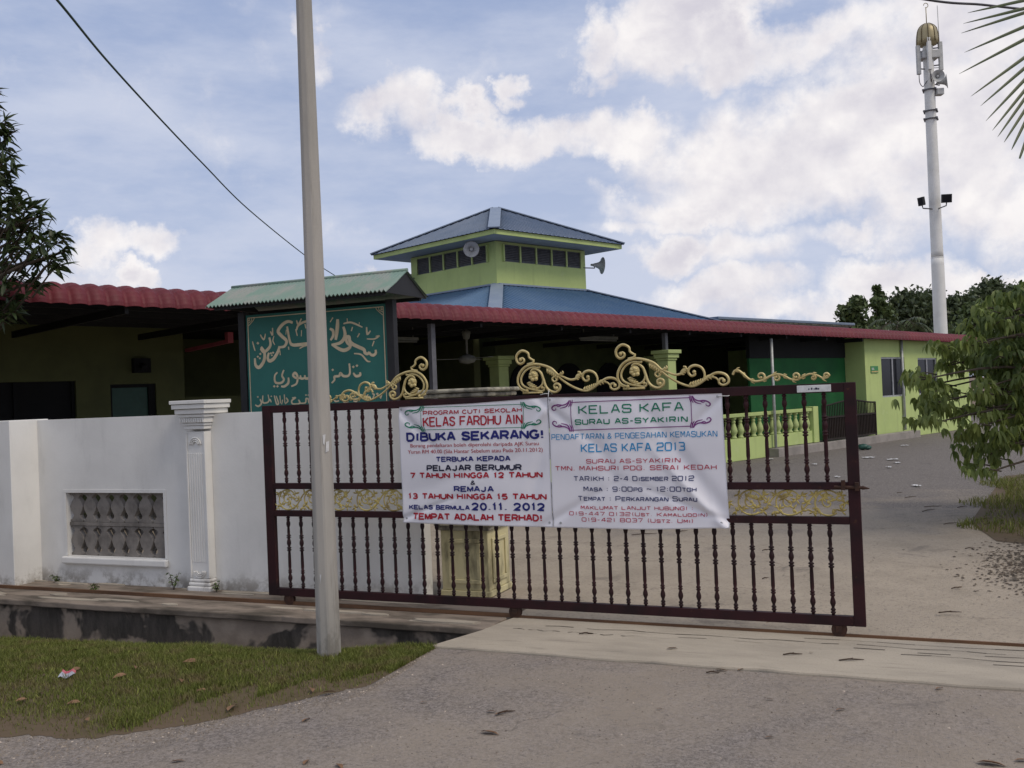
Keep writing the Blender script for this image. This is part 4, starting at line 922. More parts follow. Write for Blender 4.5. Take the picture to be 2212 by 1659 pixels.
# ------------------------------------------------------------------ utility pole
pb = Vector((-1.298, 6.47, 0))
t = thing('utility_pole', 'tall pale octagonal concrete pole standing in the grass before the gate', 'utility pole', W, pb)
def octo(z): return .080 - .0062 * z
g = MB(); a0 = R(12)
vs = []; zs = [-.3, 0, 1, 2, 3, 4, 5, 6, 7.2]
for z in zs:
    r = octo(z)
    for j in range(8):
        for e in (-.12, .12): vs.append((pb.x + r * math.cos(a0 + (j + e) * math.pi / 4), pb.y + r * math.sin(a0 + (j + e) * math.pi / 4), z))
g.add(vs, [(i * 16 + j, i * 16 + (j + 1) % 16, (i + 1) * 16 + (j + 1) % 16, (i + 1) * 16 + j) for i in range(len(zs) - 1) for j in range(16)] + [tuple(128 + j for j in range(16))])
part('shaft', g, M_concrete_pole, t, .004)
g = MB()
def polep(u, v, lift=.003):
    q = at(u, v, pb.y - .08); d = Vector((q.x - pb.x, q.y - pb.y)); r = octo(q.z) + lift
    d.x = max(-r * .85, min(r * .85, d.x)); return Vector((pb.x + d.x, pb.y - math.sqrt(max(1e-6, r * r - d.x ** 2)), q.z))
for c in ([(696, 940), (702, 938), (700, 962), (697, 958)], [(703, 955), (709, 953), (708, 975), (702, 978)], [(712, 935), (717, 933), (718, 950), (714, 952)], [(722, 938), (725, 936), (724, 965)], [(690, 1240), (694, 1242), (692, 1262)]):
    P = [polep(*q) for q in c]; g = MB(); g.add(P, [tuple(range(len(P)))]); part('paper_scrap', g, M_paper, t)

# ------------------------------------------------------------------ roofed sign board
SN = 1.3; Zs = (530, 670, 3.95)
t = thing('sign_board', 'teal roofed sign board with pale gold Jawi lettering behind the white wall', 'sign', G, (-5.5, SN, 0))
for s in (-6.40, -4.655):
    g = MB(); g.box(s - .04, s + .04, SN - .04, SN + .04, 0, 2.66); part('post', g, M_black_steel, t, .004)
SB0, SB1, SBT = -6.357, -4.698, 2.625
g = MB(); g.box(SB0, SB1, SN - .02, SN + .01, 1.15, SBT); bd_ = part('board', g, M_sign, t, .003)
sy = SN - .0205
def zs(pts): return [(lambda p: (p.x, p.z))(G.plane(*zm(x, y, *Zs), sy)) for x, y in pts]
pxs = (zs([(1500, 900)])[0][0] - zs([(600, 900)])[0][0]) / 900
g = MB(); kk = [0]
def ink(pts, w, taper=.45, sm=6):
    q = smooth_path([(x, z, 0) for x, z in zs(pts)], sm); n = len(q); kk[0] += 1
    ws = [w * .5 * pxs * (taper + (1 - taper) * math.sin(math.pi * min(1, .12 + .8 * i / max(1, n - 1)))) for i in range(n)]
    g.ribbon([(p.x, p.y) for p in q], ws, sy, .002 + .00025 * (kk[0] % 6))
def dot(x, y, r=13):
    kk[0] += 1; q = zs([(x, y - r), (x + r, y), (x, y + r), (x - r, y)]); n = 4; d = .002 + .00025 * (kk[0] % 6)
    g.add([(a, sy, b) for a, b in q] + [(a, sy - d, b) for a, b in q], [(4, 5, 6, 7)] + [(i, (i + 1) % 4, 4 + (i + 1) % 4, 4 + i) for i in range(4)])
for pts, w in (([(1662, 850), (1664, 885), (1640, 905), (1612, 896), (1600, 872)], 24), ([(1602, 874), (1580, 892), (1556, 880), (1545, 848), (1490, 822), (1435, 795), (1405, 765), (1398, 725), (1378, 722), (1368, 752), (1385, 790), (1412, 806)], 30),
               ([(1418, 790), (1400, 832), (1345, 856), (1285, 835), (1225, 797)], 30), ([(1340, 620), (1358, 690), (1342, 748), (1300, 785), (1222, 802)], 30), ([(1284, 545), (1280, 640), (1264, 752)], 34), ([(1205, 640), (1236, 660), (1238, 710), (1212, 755)], 26),
               ([(1160, 556), (1150, 660), (1135, 770), (1060, 790), (985, 792), (900, 800), (835, 802), (806, 768), (778, 618)], 30), ([(1085, 720), (1080, 788)], 22), ([(1040, 730), (1038, 790)], 22), ([(1000, 740), (996, 790)], 22),
               ([(872, 655), (888, 610), (935, 578), (1000, 560), (1090, 545)], 20), ([(834, 580), (786, 568), (730, 600), (688, 665), (722, 712), (772, 762), (752, 815), (700, 826)], 30),
               ([(702, 815), (688, 866), (648, 936), (605, 962), (584, 935), (596, 880)], 30), ([(600, 728), (612, 800), (582, 850), (540, 872), (512, 838)], 26), ([(518, 822), (552, 880), (546, 962), (500, 1026), (464, 1004), (456, 935)], 30),
               ([(510, 700), (545, 748), (562, 690)], 14), ([(612, 668), (632, 702), (632, 632)], 14), ([(646, 712), (636, 762), (656, 802)], 10), ([(432, 768), (446, 822), (458, 862)], 12), ([(705, 856), (710, 905)], 14), ([(770, 650), (766, 700)], 10), ([(792, 820), (796, 850)], 14),
               ([(872, 556), (890, 596), (922, 538)], 14), ([(864, 645), (880, 712)], 16), ([(922, 656), (920, 716)], 12), ([(956, 592), (966, 636)], 14), ([(902, 838), (960, 810), (1040, 800)], 12),
               ([(1342, 590), (1420, 578), (1532, 626)], 16), ([(1378, 538), (1382, 578)], 10), ([(1432, 622), (1420, 664)], 16), ([(1502, 686), (1480, 726)], 16), ([(1572, 624), (1580, 694), (1612, 660)], 16), ([(1576, 742), (1650, 742), (1698, 712), (1664, 716)], 12),
               ([(1648, 762), (1630, 815)], 16), ([(1448, 888), (1520, 900), (1578, 962), (1612, 968)], 14), ([(1236, 528), (1208, 574)], 14), ([(1500, 575), (1498, 600)], 8),
               # second line
               ([(1506, 1076), (1508, 1104), (1466, 1114), (1440, 1082)], 22), ([(1400, 988), (1406, 1080), (1385, 1112), (1340, 1112), (1312, 1086), (1298, 1112), (1252, 1120), (1252, 1152), (1224, 1184)], 22), ([(1190, 1100), (1160, 1085), (1130, 1110), (1080, 1128), (1030, 1132)], 22),
               ([(1012, 1098), (1002, 1132), (962, 1136), (955, 1104)], 22), ([(956, 1134), (918, 1138), (910, 1106)], 20), ([(914, 1134), (866, 1132), (838, 1106), (858, 1082), (882, 1118), (872, 1188), (820, 1216)], 22), ([(792, 1128), (790, 1182), (752, 1216), (718, 1216)], 22),
               ([(746, 1052), (728, 1108), (746, 1150), (716, 1182), (662, 1176), (655, 1112), (682, 1076)], 20),
               # third line
               ([(508, 1345), (522, 1385), (492, 1416), (460, 1402)], 16), ([(536, 1308), (538, 1378), (584, 1376), (606, 1348), (620, 1376)], 14), ([(588, 1300), (600, 1362)], 14), ([(650, 1308), (672, 1390), (692, 1384), (668, 1312)], 14), ([(706, 1308), (712, 1386)], 14), ([(734, 1350), (724, 1396)], 14), ([(750, 1298), (756, 1382)], 14), ([(768, 1330), (786, 1362), (758, 1392)], 14),
               ([(828, 1332), (862, 1330), (826, 1358), (832, 1390), (882, 1390)], 14), ([(892, 1350), (906, 1382), (880, 1392)], 14), ([(905, 1385), (960, 1380), (968, 1340), (990, 1346), (996, 1380), (1030, 1378)], 14), ([(1240, 1340), (1262, 1366), (1300, 1360)], 14),
               ([(1330, 1350), (1350, 1372), (1392, 1368)], 14), ([(1440, 1345), (1480, 1340), (1470, 1366), (1440, 1362)], 14), ([(1552, 1300), (1550, 1340)], 12), ([(1590, 1296), (1576, 1318), (1604, 1322), (1588, 1344)], 12), ([(1628, 1290), (1648, 1300), (1634, 1336)], 12), ([(1668, 1296), (1684, 1290), (1680, 1332)], 12), ([(1704, 1300), (1722, 1296), (1712, 1330), (1704, 1304)], 12)):
    ink(pts, w)
for x, y, r in ((486, 785, 14), (510, 892, 12), (485, 920, 11), (505, 936, 11), (616, 886, 12), (638, 880, 12), (626, 906, 10), (1440, 1022, 14), (1476, 1010, 14), (1234, 1052, 13), (650, 1216, 13), (682, 1216, 13), (486, 1322, 9), (966, 1304, 9), (990, 1304, 9), (1460, 1318, 9), (620, 1316, 8), (1110, 640, 13), (1090, 610, 13), (1070, 640, 13)): dot(x, y, r)
part('lettering', g, M_sign_gold, bd_)
g = MB(); e = .03
for x0, z0, x1, z1 in ((SB0 + e, SBT - e, SB1 - e, SBT - e), (SB0 + e, 1.2, SB0 + e, SBT - e), (SB1 - e, 1.2, SB1 - e, SBT - e)): g.obox((x0, sy - .001, z0), (x1, sy - .001, z1), .008, .008, up=(0, 1, 0))
for sx, d in ((SB0 + e, 1), (SB1 - e, -1)):
    for j in range(3): g.tube(smooth_path([(sx + d * (.02 + .03 * j), sy - .002, SBT - e - .006), (sx + d * (.025 + .02 * j), sy - .002, SBT - e - .03), (sx + d * .006, sy - .002, SBT - e - .02 - .03 * j)]), .004, 5)
part('border_line', g, M_sign_gold, bd_)
RS0, RS1, RZ = -6.53, -4.46, 2.925
g = MB(); nx = 46; amp = .012
for sgn, yr in ((-1, .42), (1, .42)):
    vs = []
    for th_ in (0, .006):
        for i in range(nx * 2 + 1):
            x = RS0 + (RS1 - RS0) * i / (nx * 2); dz = amp * (1 if i % 2 else -1)
            for y_, z_ in ((SN, RZ), (SN + sgn * yr * .5, RZ - .115), (SN + sgn * yr, RZ - .225)): vs.append((x, y_, z_ + dz * (.15 if y_ == SN else 1) - th_))
    k2 = (nx * 2 + 1) * 3
    g.add(vs, [(i * 3 + j, i * 3 + 3 + j, i * 3 + 4 + j, i * 3 + 1 + j) for i in range(nx * 2) for j in (0, 1)] + [(k2 + i * 3 + j, k2 + i * 3 + 1 + j, k2 + i * 3 + 4 + j, k2 + i * 3 + 3 + j) for i in range(nx * 2) for j in (0, 1)]
          + [(i * 3 + 2, i * 3 + 5, k2 + i * 3 + 5, k2 + i * 3 + 2) for i in range(nx * 2)])
g.tube([(RS0, SN, RZ + .002), (RS1, SN, RZ + .002)], .018, 8)
rf = part('roof', g, M_signroof, t)
g = MB()
for x in (RS1 - .03, RS0 + .03):
    g.prism([(0, 0)] * 0 or [(x - .012, SN - .36), (x + .012, SN - .36), (x + .012, SN + .36), (x - .012, SN + .36)], RZ - .245, RZ - .225) if 0 else None
    g.add([(x + d, SN + a, b) for d in (-.01, .01) for a, b in ((-.40, RZ - .24), (.40, RZ - .24), (0, RZ - .02))], [(0, 1, 2), (5, 4, 3), (0, 3, 4, 1), (1, 4, 5, 2), (2, 5, 3, 0)])
g.box(RS0 + .06, RS1 - .06, SN - .36, SN - .32, RZ - .262, RZ - .228); g.box(RS0 + .06, RS1 - .06, SN + .32, SN + .36, RZ - .262, RZ - .228)
part('gable_frame', g, M_black_steel, t)

# ------------------------------------------------------------------ buildings: prayer hall with lantern tower
TT, TN, TL = 19.4, 20.19, 3.95
hall = thing('prayer_hall', 'lime green prayer hall with blue hipped roof and square lantern tower', 'building', B, (21, 20, 0))
def hip_face(mb, a, b, c, d, n_rib, m=0, rw=.03, rh=.03):
    """sheet between eave a-b and top d-c with raised ribs running up the slope"""
    a, b, c, d = [Vector(q) for q in (a, b, c, d)]
    mb.add([a, b, c, d], [(0, 1, 2, 3)], m); nrm = (b - a).cross(d - a).normalized()
    ex = (b - a).normalized(); L = (b - a).length; l0 = (d - a).dot(ex); l1 = (c - a).dot(ex); upv = (d - a) - ex * l0
    for i in range(1, n_rib):
        x = L * i / n_rib
        f_ = 1. if l0 <= x <= l1 else (x / l0 if x < l0 else (L - x) / max(1e-6, L - l1))
        p0 = a + ex * x; p1 = p0 + upv * f_; w = ex * rw / 2; hn = nrm * rh
        mb.add([p0 - w, p0 + w, p0 + w * .5 + hn, p0 - w * .5 + hn, p1 - w, p1 + w, p1 + w * .5 + hn, p1 - w * .5 + hn], [(0, 1, 2, 3), (0, 4, 5, 1)[::-1], (1, 5, 6, 2)[::-1], (2, 6, 7, 3)[::-1], (3, 7, 4, 0)[::-1]], m)
HK, HZ0, HZ1 = 4.2, 3.28, 4.92
x0, x1, y0, y1 = TT - HK, TT + TL + HK, TN - HK, TN + TL + HK
E4 = [(x0, y0, HZ0), (x1, y0, HZ0), (x1, y1, HZ0), (x0, y1, HZ0)]; T4 = [(TT, TN, HZ1), (TT + TL, TN, HZ1), (TT + TL, TN + TL, HZ1), (TT, TN + TL, HZ1)]
g = MB(); hip_face(g, E4[0], E4[1], T4[1], T4[0], 64); hip_face(g, E4[1], E4[2], T4[2], T4[1], 64); hip_face(g, E4[2], E4[3], T4[3], T4[2], 20); hip_face(g, E4[3], E4[0], T4[0], T4[3], 64)
rf = part('roof', g, M_blue, hall)
g = MB()
for i in range(4):
    a, b = Vector(E4[i]), Vector(T4[i]); g.obox(a + Vector((0, 0, .03)), b + Vector((0, 0, .03)), .36, .03)
for i in range(4):
    a, b = Vector(T4[i]), Vector(T4[(i + 1) % 4]); out_ = Vector(((-.0, -.06), (.06, 0), (0, .06), (-.06, 0))[i] + (.02,)); g.obox(a + out_, b + out_, .12, .05)
part('hip_capping', g, M_blue_cap, rf)
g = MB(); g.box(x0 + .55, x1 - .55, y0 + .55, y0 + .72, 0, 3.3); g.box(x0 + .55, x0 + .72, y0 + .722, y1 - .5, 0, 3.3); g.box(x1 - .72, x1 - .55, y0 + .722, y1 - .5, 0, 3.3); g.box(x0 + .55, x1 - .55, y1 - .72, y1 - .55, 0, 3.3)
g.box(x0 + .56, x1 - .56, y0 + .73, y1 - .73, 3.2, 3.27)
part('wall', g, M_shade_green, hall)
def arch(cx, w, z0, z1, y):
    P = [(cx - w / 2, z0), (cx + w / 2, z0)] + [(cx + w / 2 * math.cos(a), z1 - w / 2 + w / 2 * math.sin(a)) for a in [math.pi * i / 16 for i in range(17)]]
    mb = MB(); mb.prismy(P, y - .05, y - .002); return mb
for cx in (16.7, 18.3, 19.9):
    part('arched_dark_panel', arch(cx, 1.05, 0.1, 2.45, y0 + .55), M_dark, hall)  # flat near-black plates on the wall paint the darkness inside the arches
g = MB(); g.box(TT, TT + TL, TN, TN + TL, HZ1 - .3, 6.21); part('tower_wall', g, M_lime, hall, .01)
# tower louvres: five bays on each face we see
LZ0, LZ1 = 5.63, 6.13
def louvre(face, p0, p1):
    mb = MB()
    for i in range(9):
        z = LZ0 + .02 + i * (LZ1 - LZ0 - .04) / 9
        if face == 'r': mb.add([(p0, TN - .006, z), (p1, TN - .006, z), (p1, TN - .040, z + .035), (p0, TN - .040, z + .035)][::-1], [(0, 1, 2, 3)]); mb.box(p0, p1, TN - .042, TN - .036, z + .032, z + .038)
        else: mb.add([(TT - .006, p0, z), (TT - .006, p1, z), (TT - .040, p1, z + .035), (TT - .040, p0, z + .035)], [(0, 1, 2, 3)]); mb.box(TT - .042, TT - .036, p0, p1, z + .032, z + .038)
    if face == 'r': mb.box(p0, p1, TN - .005, TN - .002, LZ0, LZ1)
    else: mb.box(TT - .005, TT - .002, p0, p1, LZ0, LZ1)
    return mb
for i in range(5):
    a = 19.69 + i * (23.1 - 19.69) / 5; part('louvre_window', louvre('r', a + .03, a + .652), M_louvre, hall)
    a = 20.53 + i * (23.8 - 20.53) / 5; part('louvre_window', louvre('l', a + .03, a + .624), M_louvre, hall)
for i in range(6):
    a = 19.69 + i * (23.1 - 19.69) / 5; g = MB(); g.box(a - .028, a + .028, TN - .055, TN - .001, LZ0, LZ1); part('window_mullion', g, M_lime_trim, hall)
    a = 20.53 + i * (23.8 - 20.53) / 5; g = MB(); g.box(TT - .055, TT - .001, a - .028, a + .028, LZ0, LZ1); part('window_mullion', g, M_lime_trim, hall)
ov = .90; ex0, ex1, ey0, ey1 = TT - ov, TT + TL + ov, TN - ov, TN + TL + ov; EZ = 6.36; AZ = 7.68; cx, cy = TT + TL / 2, TN + TL / 2
g = MB()
E4 = [(ex0, ey0, EZ), (ex1, ey0, EZ), (ex1, ey1, EZ), (ex0, ey1, EZ)]; r0 = .06
T4 = [(cx - r0, cy - r0, AZ), (cx + r0, cy - r0, AZ), (cx + r0, cy + r0, AZ), (cx - r0, cy + r0, AZ)]
for i in range(4): hip_face(g, E4[i], E4[(i + 1) % 4], T4[(i + 1) % 4], T4[i], 30, 0, .03, .025)
g.add(T4, [(0, 1, 2, 3)])
tr = part('tower_roof', g, M_blue_grey, hall)
g = MB()
for i in range(4): g.obox(Vector(E4[i]) + Vector((0, 0, .025)), Vector(T4[i]) + Vector((0, 0, .02)), .34, .03)
part('hip_capping', g, M_blue_cap, tr)
g = MB(); f0 = .06
g.box(ex0 + f0, ex1 - f0, ey0 + f0, ey0 + f0 + .03, 6.22, 6.352); g.box(ex0 + f0, ex1 - f0, ey1 - f0 - .03, ey1 - f0, 6.22, 6.352); g.box(ex0 + f0, ex0 + f0 + .03, ey0 + f0 + .032, ey1 - f0 - .032, 6.22, 6.352); g.box(ex1 - f0 - .03, ex1 - f0, ey0 + f0 + .032, ey1 - f0 - .032, 6.22, 6.352)
part('fascia', g, M_lime_trim, tr)
g = MB(); g.box(ex0 + .095, ex1 - .095, ey0 + .095, ey1 - .095, 6.225, 6.245); part('soffit', g, M_soffit, tr)
# horn loudspeakers
def horn(name_label, fr, pos, yaw, pitch, size, group, wallp=None):
    d = Vector((math.cos(yaw) * math.cos(pitch), math.sin(yaw) * math.cos(pitch), math.sin(pitch))); p = Vector(pos)
    t_ = thing('horn_loudspeaker', name_label, 'loudspeaker', fr, pos, group)
    mb = MB(); prof = [(-.62, .002), (-.62, .05), (-.5, .07), (-.42, .10), (-.3, .13), (-.16, .19), (-.05, .30), (0, .42), (.02, .45), (.0, .43), (-.06, .29), (-.17, .17), (-.3, .10), (-.3, .002)]
    mb.rev(p, d, [(a * size, r_ * size) for a, r_ in prof], 24); part('horn', mb, M_speaker, t_)
    mb = MB(); mb.tube([p + d * (a * size) for a in (-.32, -.12, -.06)], [.11 * size, .10 * size, .05 * size], 12); part('driver', mb, M_speaker, t_)
    mb = MB(); q = p - d * .42 * size; mb.tube([q, q - Vector((0, 0, .16 * size)), (wallp if wallp else q - d * .3 - Vector((0, 0, .16 * size)))], .018, 6); part('bracket', mb, M_grey_steel, t_)
hg = 'horn loudspeakers on the lantern tower'
horn('pale horn loudspeaker facing the street on the tower corner, in front of the louvres', B, (TT - .55, TN + .45, 5.98), R(225 - 0), R(-8), .52, hg, Vector((TT, TN + .6, 5.85)))
horn('pale horn loudspeaker on the right wall of the tower, turned sideways', B, (TT + TL + .75, TN - .06, 5.78), R(-30), R(-4), .62, hg, Vector((TT + TL - .1, TN, 5.66)))
horn('pale horn loudspeaker at the far left corner of the tower', B, (TT - .42, TN + TL - .06, 5.62), R(160), R(-6), .5, hg, Vector((TT, TN + TL - .15, 5.55)))

# ------------------------------------------------------------------ veranda with red bullnose roof
ver = thing('veranda', 'long open veranda with a crimped dark red bullnose roof on steel posts', 'veranda', B, (16, 12, 0))
PN = 11.75
def ez(tt): return 2.985 - .0078 * (tt - 4.1)
prof = [(0, .0), (.008, .05), (.03, .11), (.07, .165), (.13, .205), (.21, .228), (.32, .238), (.8, .25), (4.4, .30)]
VT0, VT1 = -1.5, 33.15; pitch_ = .222; sub = 8; nt_ = int((VT1 - VT0) / pitch_ * sub)
g = MB(); vs = []; rows = []
for a, b in zip(prof[:7], prof[1:8]):
    for i in range(6): q = i / 6; rows.append((a[0] + (b[0] - a[0]) * q, a[1] + (b[1] - a[1]) * q))
rows += prof[7:]
nr = len(rows)
for i in range(nt_ + 1):
    tt = VT0 + (VT1 - VT0) * i / nt_; ph = (i % sub) / sub; wv = abs(math.sin(math.pi * ph)) ** .75
    for j, (a, b) in enumerate(rows):
        out_ = wv * .058 + (.006 if j % 2 else 0) * (j < 42)
        # outward normal of the bullnose
        q0 = rows[max(0, j - 1)]; q1 = rows[min(nr - 1, j + 1)]; dn, dz = q1[0] - q0[0], q1[1] - q0[1]; L = math.hypot(dn, dz); nx_, nz_ = -dz / L, dn / L
        vs.append((tt, PN + a + nx_ * out_, ez(tt) + b + nz_ * out_))
g.add(vs, [(i * nr + j, (i + 1) * nr + j, (i + 1) * nr + j + 1, i * nr + j + 1) for i in range(nt_) for j in range(nr - 1)], 0, True)
part('roof', g, M_red, ver)
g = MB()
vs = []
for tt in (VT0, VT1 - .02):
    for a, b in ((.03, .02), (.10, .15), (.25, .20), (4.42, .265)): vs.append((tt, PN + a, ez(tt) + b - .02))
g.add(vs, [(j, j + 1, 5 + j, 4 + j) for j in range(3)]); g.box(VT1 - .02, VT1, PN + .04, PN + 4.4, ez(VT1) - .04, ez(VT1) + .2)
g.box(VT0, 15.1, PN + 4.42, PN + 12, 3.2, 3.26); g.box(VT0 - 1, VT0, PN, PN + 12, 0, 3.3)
part('ceiling_lining', g, M_dark_under, ver)  # near-black lining and unseen closing walls added to keep the veranda dark
g = MB()
for n in (.14, 1.0, 1.9, 2.8, 3.7): g.obox((VT0, PN + n, ez(VT0) + .10 + .008 * n), (25.4, PN + n, ez(25.4) + .10 + .008 * n), .05, .09)
for i in range(14): tt = -1 + i * 2.0; g.obox((tt, PN + .12, ez(tt) - .02), (tt, PN + 4.4, ez(tt) - .02), .05, .10)
part('roof_truss', g, M_black_steel, ver)
for tt in (10.05, 16.35):
    g = MB(); z0 = 2.5 if abs(tt - 16.35) < .01 else 0
    g.box(tt - .045, tt + .045, 12.0, 12.09, z0, ez(tt) - .03); part('post', g, M_grey_steel, ver, .004)
g = MB(); g.tube([(20.33, 11.9, 0), (20.33, 11.9, 2.78)], .035, 10); part('pipe_post', g, M_galv, ver)
for tt, nn_ in ((16.38, 12.05), (18.9, 14.2), (13.6, 14.2)):
    g = MB(); h = .14
    g.box(tt - h, tt + h, nn_ - h, nn_ + h, 0, 2.28)
    for z0, z1, e in ((2.282, 2.33, .02), (2.332, 2.42, .05), (2.422, 2.5, .09)): g.box(tt - h - e, tt + h + e, nn_ - h - e, nn_ + h + e, z0, z1)
    part('column', g, M_pale_green, ver, .012)
g = MB(); g.box(10.5, 26, 12.2, 16.6, .02, .14); part('floor', g, M_step, ver)
g = MB(); g.box(20.5, 25.43, 12.62, 12.68, .14, 2.35); part('green_screen', g, M_bright_green, ver)
g = MB(); g.box(20.5, 25.43, 12.60, 12.70, 2.352, 3.02); part('shade_lintel', g, M_dark, ver)  # near-black lintel colour paints the dark zone above the screen
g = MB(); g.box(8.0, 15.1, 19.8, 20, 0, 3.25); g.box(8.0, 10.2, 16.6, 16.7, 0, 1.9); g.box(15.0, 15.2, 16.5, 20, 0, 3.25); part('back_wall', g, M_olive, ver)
g = MB(); g.box(10.2, 20.14, 11.98, 12.12, 0, .5); g.box(20.142, 22.36, 11.98, 12.12, .2, .5)
bal = thing('balustrade', 'pale lime balustrade of turned concrete balusters along the veranda edge', 'balustrade', B, (20, 12.05, 0))
part('low_wall', g, M_lime, bal, .006)
g = MB(); g.box(10.2, 22.24, 11.96, 12.14, .985, 1.065); part('handrail', g, M_lime_trim, bal, .01)
g = MB(); g.box(22.242, 22.50, 11.93, 12.17, .2, 1.10); part('end_post', g, M_lime, bal, .008)
bp = [(.07, .502), (.07, .53), (.055, .55), (.045, .57), (.07, .62), (.085, .67), (.075, .73), (.045, .82), (.036, .86), (.05, .875), (.05, .89), (.036, .905), (.045, .93), (.07, .945), (.07, .983)]
g = MB(); g.lathe(16.6, 12.05, bp, 12); b0 = part('baluster', g, M_pale_green, bal)
for i in range(1, 21): dup(b0, None, (i * .275, 0, 0))
g = MB(); g.box(20.15, 28.1, 11.72, 11.978, -.02, .19); g.box(22.5, 25.44, 11.98, 12.3, -.02, .187)
solo('plinth_step', g, M_step, 'low grey concrete step in front of the balustrade and green wall', 'step', B, (24, 11.8, 0), None, .01)
# small folding gate
t = thing('porch_gate', 'small dark brown double gate closing the veranda entrance beside the green annex', 'gate', B, (24, 11.86, .2))
for k_, (a, b) in enumerate(((22.56, 24.05), (24.09, 25.56))):
    g = MB(); yv = 11.86
    def topz(x): q = (x - 22.56) / 3.0; return 1.10 + .10 * (math.cos((q - .5) * math.pi * 2) * -.5 + .5) * -1 + .10
    for i in range(17):
        x = a + .03 + (b - a - .06) * i / 16; g.box(x - .009, x + .009, yv - .009, yv + .009, .24, topz(x))
    P = [(a + (b - a) * i / 10, yv, topz(a + (b - a) * i / 10)) for i in range(11)]; g.tube(P, .022, 6)
    for z in (.24, .80): g.box(a, b, yv - .016, yv + .016, z - .022, z + .022)
    g.box(a, a + .04, yv - .018, yv + .018, .2, topz(a)); g.box(b - .04, b, yv - .018, yv + .018, .2, topz(b)); g.box(a + .042, b - .042, yv + .010, yv + .016, .265, .775)
    part('gate_leaf', g, M_brown_gate, t)
# ceiling fans and tube lamps hanging in the veranda
M_fan = plain('darkened_fan_enamel', (.22, .22, .2), None, 9, .6)  # white of fan and lamps greyed down so they look dim under the roof
def fan(tt, nn_, label):
    t_ = thing('ceiling_fan', label, 'ceiling fan', B, (tt, nn_, 2.4))
    mb = MB(); mb.tube([(tt, nn_, 3.05), (tt, nn_, 2.5)], .022, 8); mb.lathe(tt, nn_, [(.02, 2.98), (.09, 2.93), (.06, 2.8), (.02, 2.78)][::-1], 12); part('downrod', mb, M_fan, t_)
    mb = MB(); mb.lathe(tt, nn_, [(.02, 2.32), (.14, 2.35), (.17, 2.40), (.15, 2.46), (.05, 2.5)], 16); part('motor', mb, M_fan, t_)
    for j in range(3):
        a = j * 2.094 + .5; d = Vector((math.cos(a), math.sin(a), 0)); mb = MB(); c_ = Vector((tt, nn_, 2.42)); mb.obox(c_ + d * .16, c_ + d * .68, .12, .008); part('blade', mb, M_fan, t_)
fan(12.2, 13.6, 'darkened ceiling fan under the veranda roof, between the steel post and the middle gold scroll')
def tube_lamp(tt, nn_, label):
    mb = MB(); mb.box(tt - .6, tt + .6, nn_ - .035, nn_ + .035, 2.80, 2.86); mb.tube([(tt - .58, nn_, 2.78), (tt + .58, nn_, 2.78)], .018, 8); mb.box(tt - .5, tt - .48, nn_ - .01, nn_ + .01, 2.862, 3.05); mb.box(tt + .48, tt + .5, nn_ - .01, nn_ + .01, 2.862, 3.05)
    solo('tube_lamp', mb, M_fan, label, 'tube lamp', B, (tt, nn_, 2.8), 'unlit tube lamps of the veranda')
tube_lamp(15.6, 13.2, 'unlit white tube lamp under the veranda roof beside the green column')
tube_lamp(10.9, 14.2, 'unlit white tube lamp under the veranda roof right of the sign board')

# ------------------------------------------------------------------ left building under the same roof
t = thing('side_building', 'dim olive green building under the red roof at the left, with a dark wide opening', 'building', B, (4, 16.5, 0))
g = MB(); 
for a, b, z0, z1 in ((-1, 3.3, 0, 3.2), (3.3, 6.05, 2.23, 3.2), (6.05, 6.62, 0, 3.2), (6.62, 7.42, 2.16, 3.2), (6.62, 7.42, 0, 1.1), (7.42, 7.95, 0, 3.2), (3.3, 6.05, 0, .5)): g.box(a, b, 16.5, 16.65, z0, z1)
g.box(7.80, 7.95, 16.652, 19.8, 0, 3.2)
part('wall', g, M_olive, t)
g = MB(); g.box(3.3, 6.05, 16.62, 16.64, .5, 2.23)  # near-black backing sheet paints the unlit room behind the bars
for i in range(4): g.box(3.3 + i * .9, 3.35 + i * .9, 16.56, 16.60, .5, 2.23)
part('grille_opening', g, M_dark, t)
g = MB(); g.box(6.64, 7.30, 16.58, 16.6, 1.1, 2.14); w_ = part('window', g, M_teal_glass, t)
g = MB(); g.box(6.622, 6.66, 16.54, 16.6, 1.1, 2.155); g.box(7.30, 7.418, 16.54, 16.6, 1.1, 2.155); g.box(6.662, 7.298, 16.54, 16.6, 2.1, 2.155); part('frame', g, M_dark, w_)
g = MB(); g.obox((7.99, 16.45, 2.74), (7.99, 14.9, 2.80), .06, .06); g.box(7.95, 8.05, 14.85, 14.95, 2.77, 2.95); part('gutter', g, M_red_pink, t)
g = MB(); g.box(7.0, 7.3, 16.40, 16.5, 2.35, 2.6); g.tube([(7.15, 16.42, 2.48), (7.1, 16.2, 2.42)], .05, 8); part('wall_fan', g, M_dark, t)

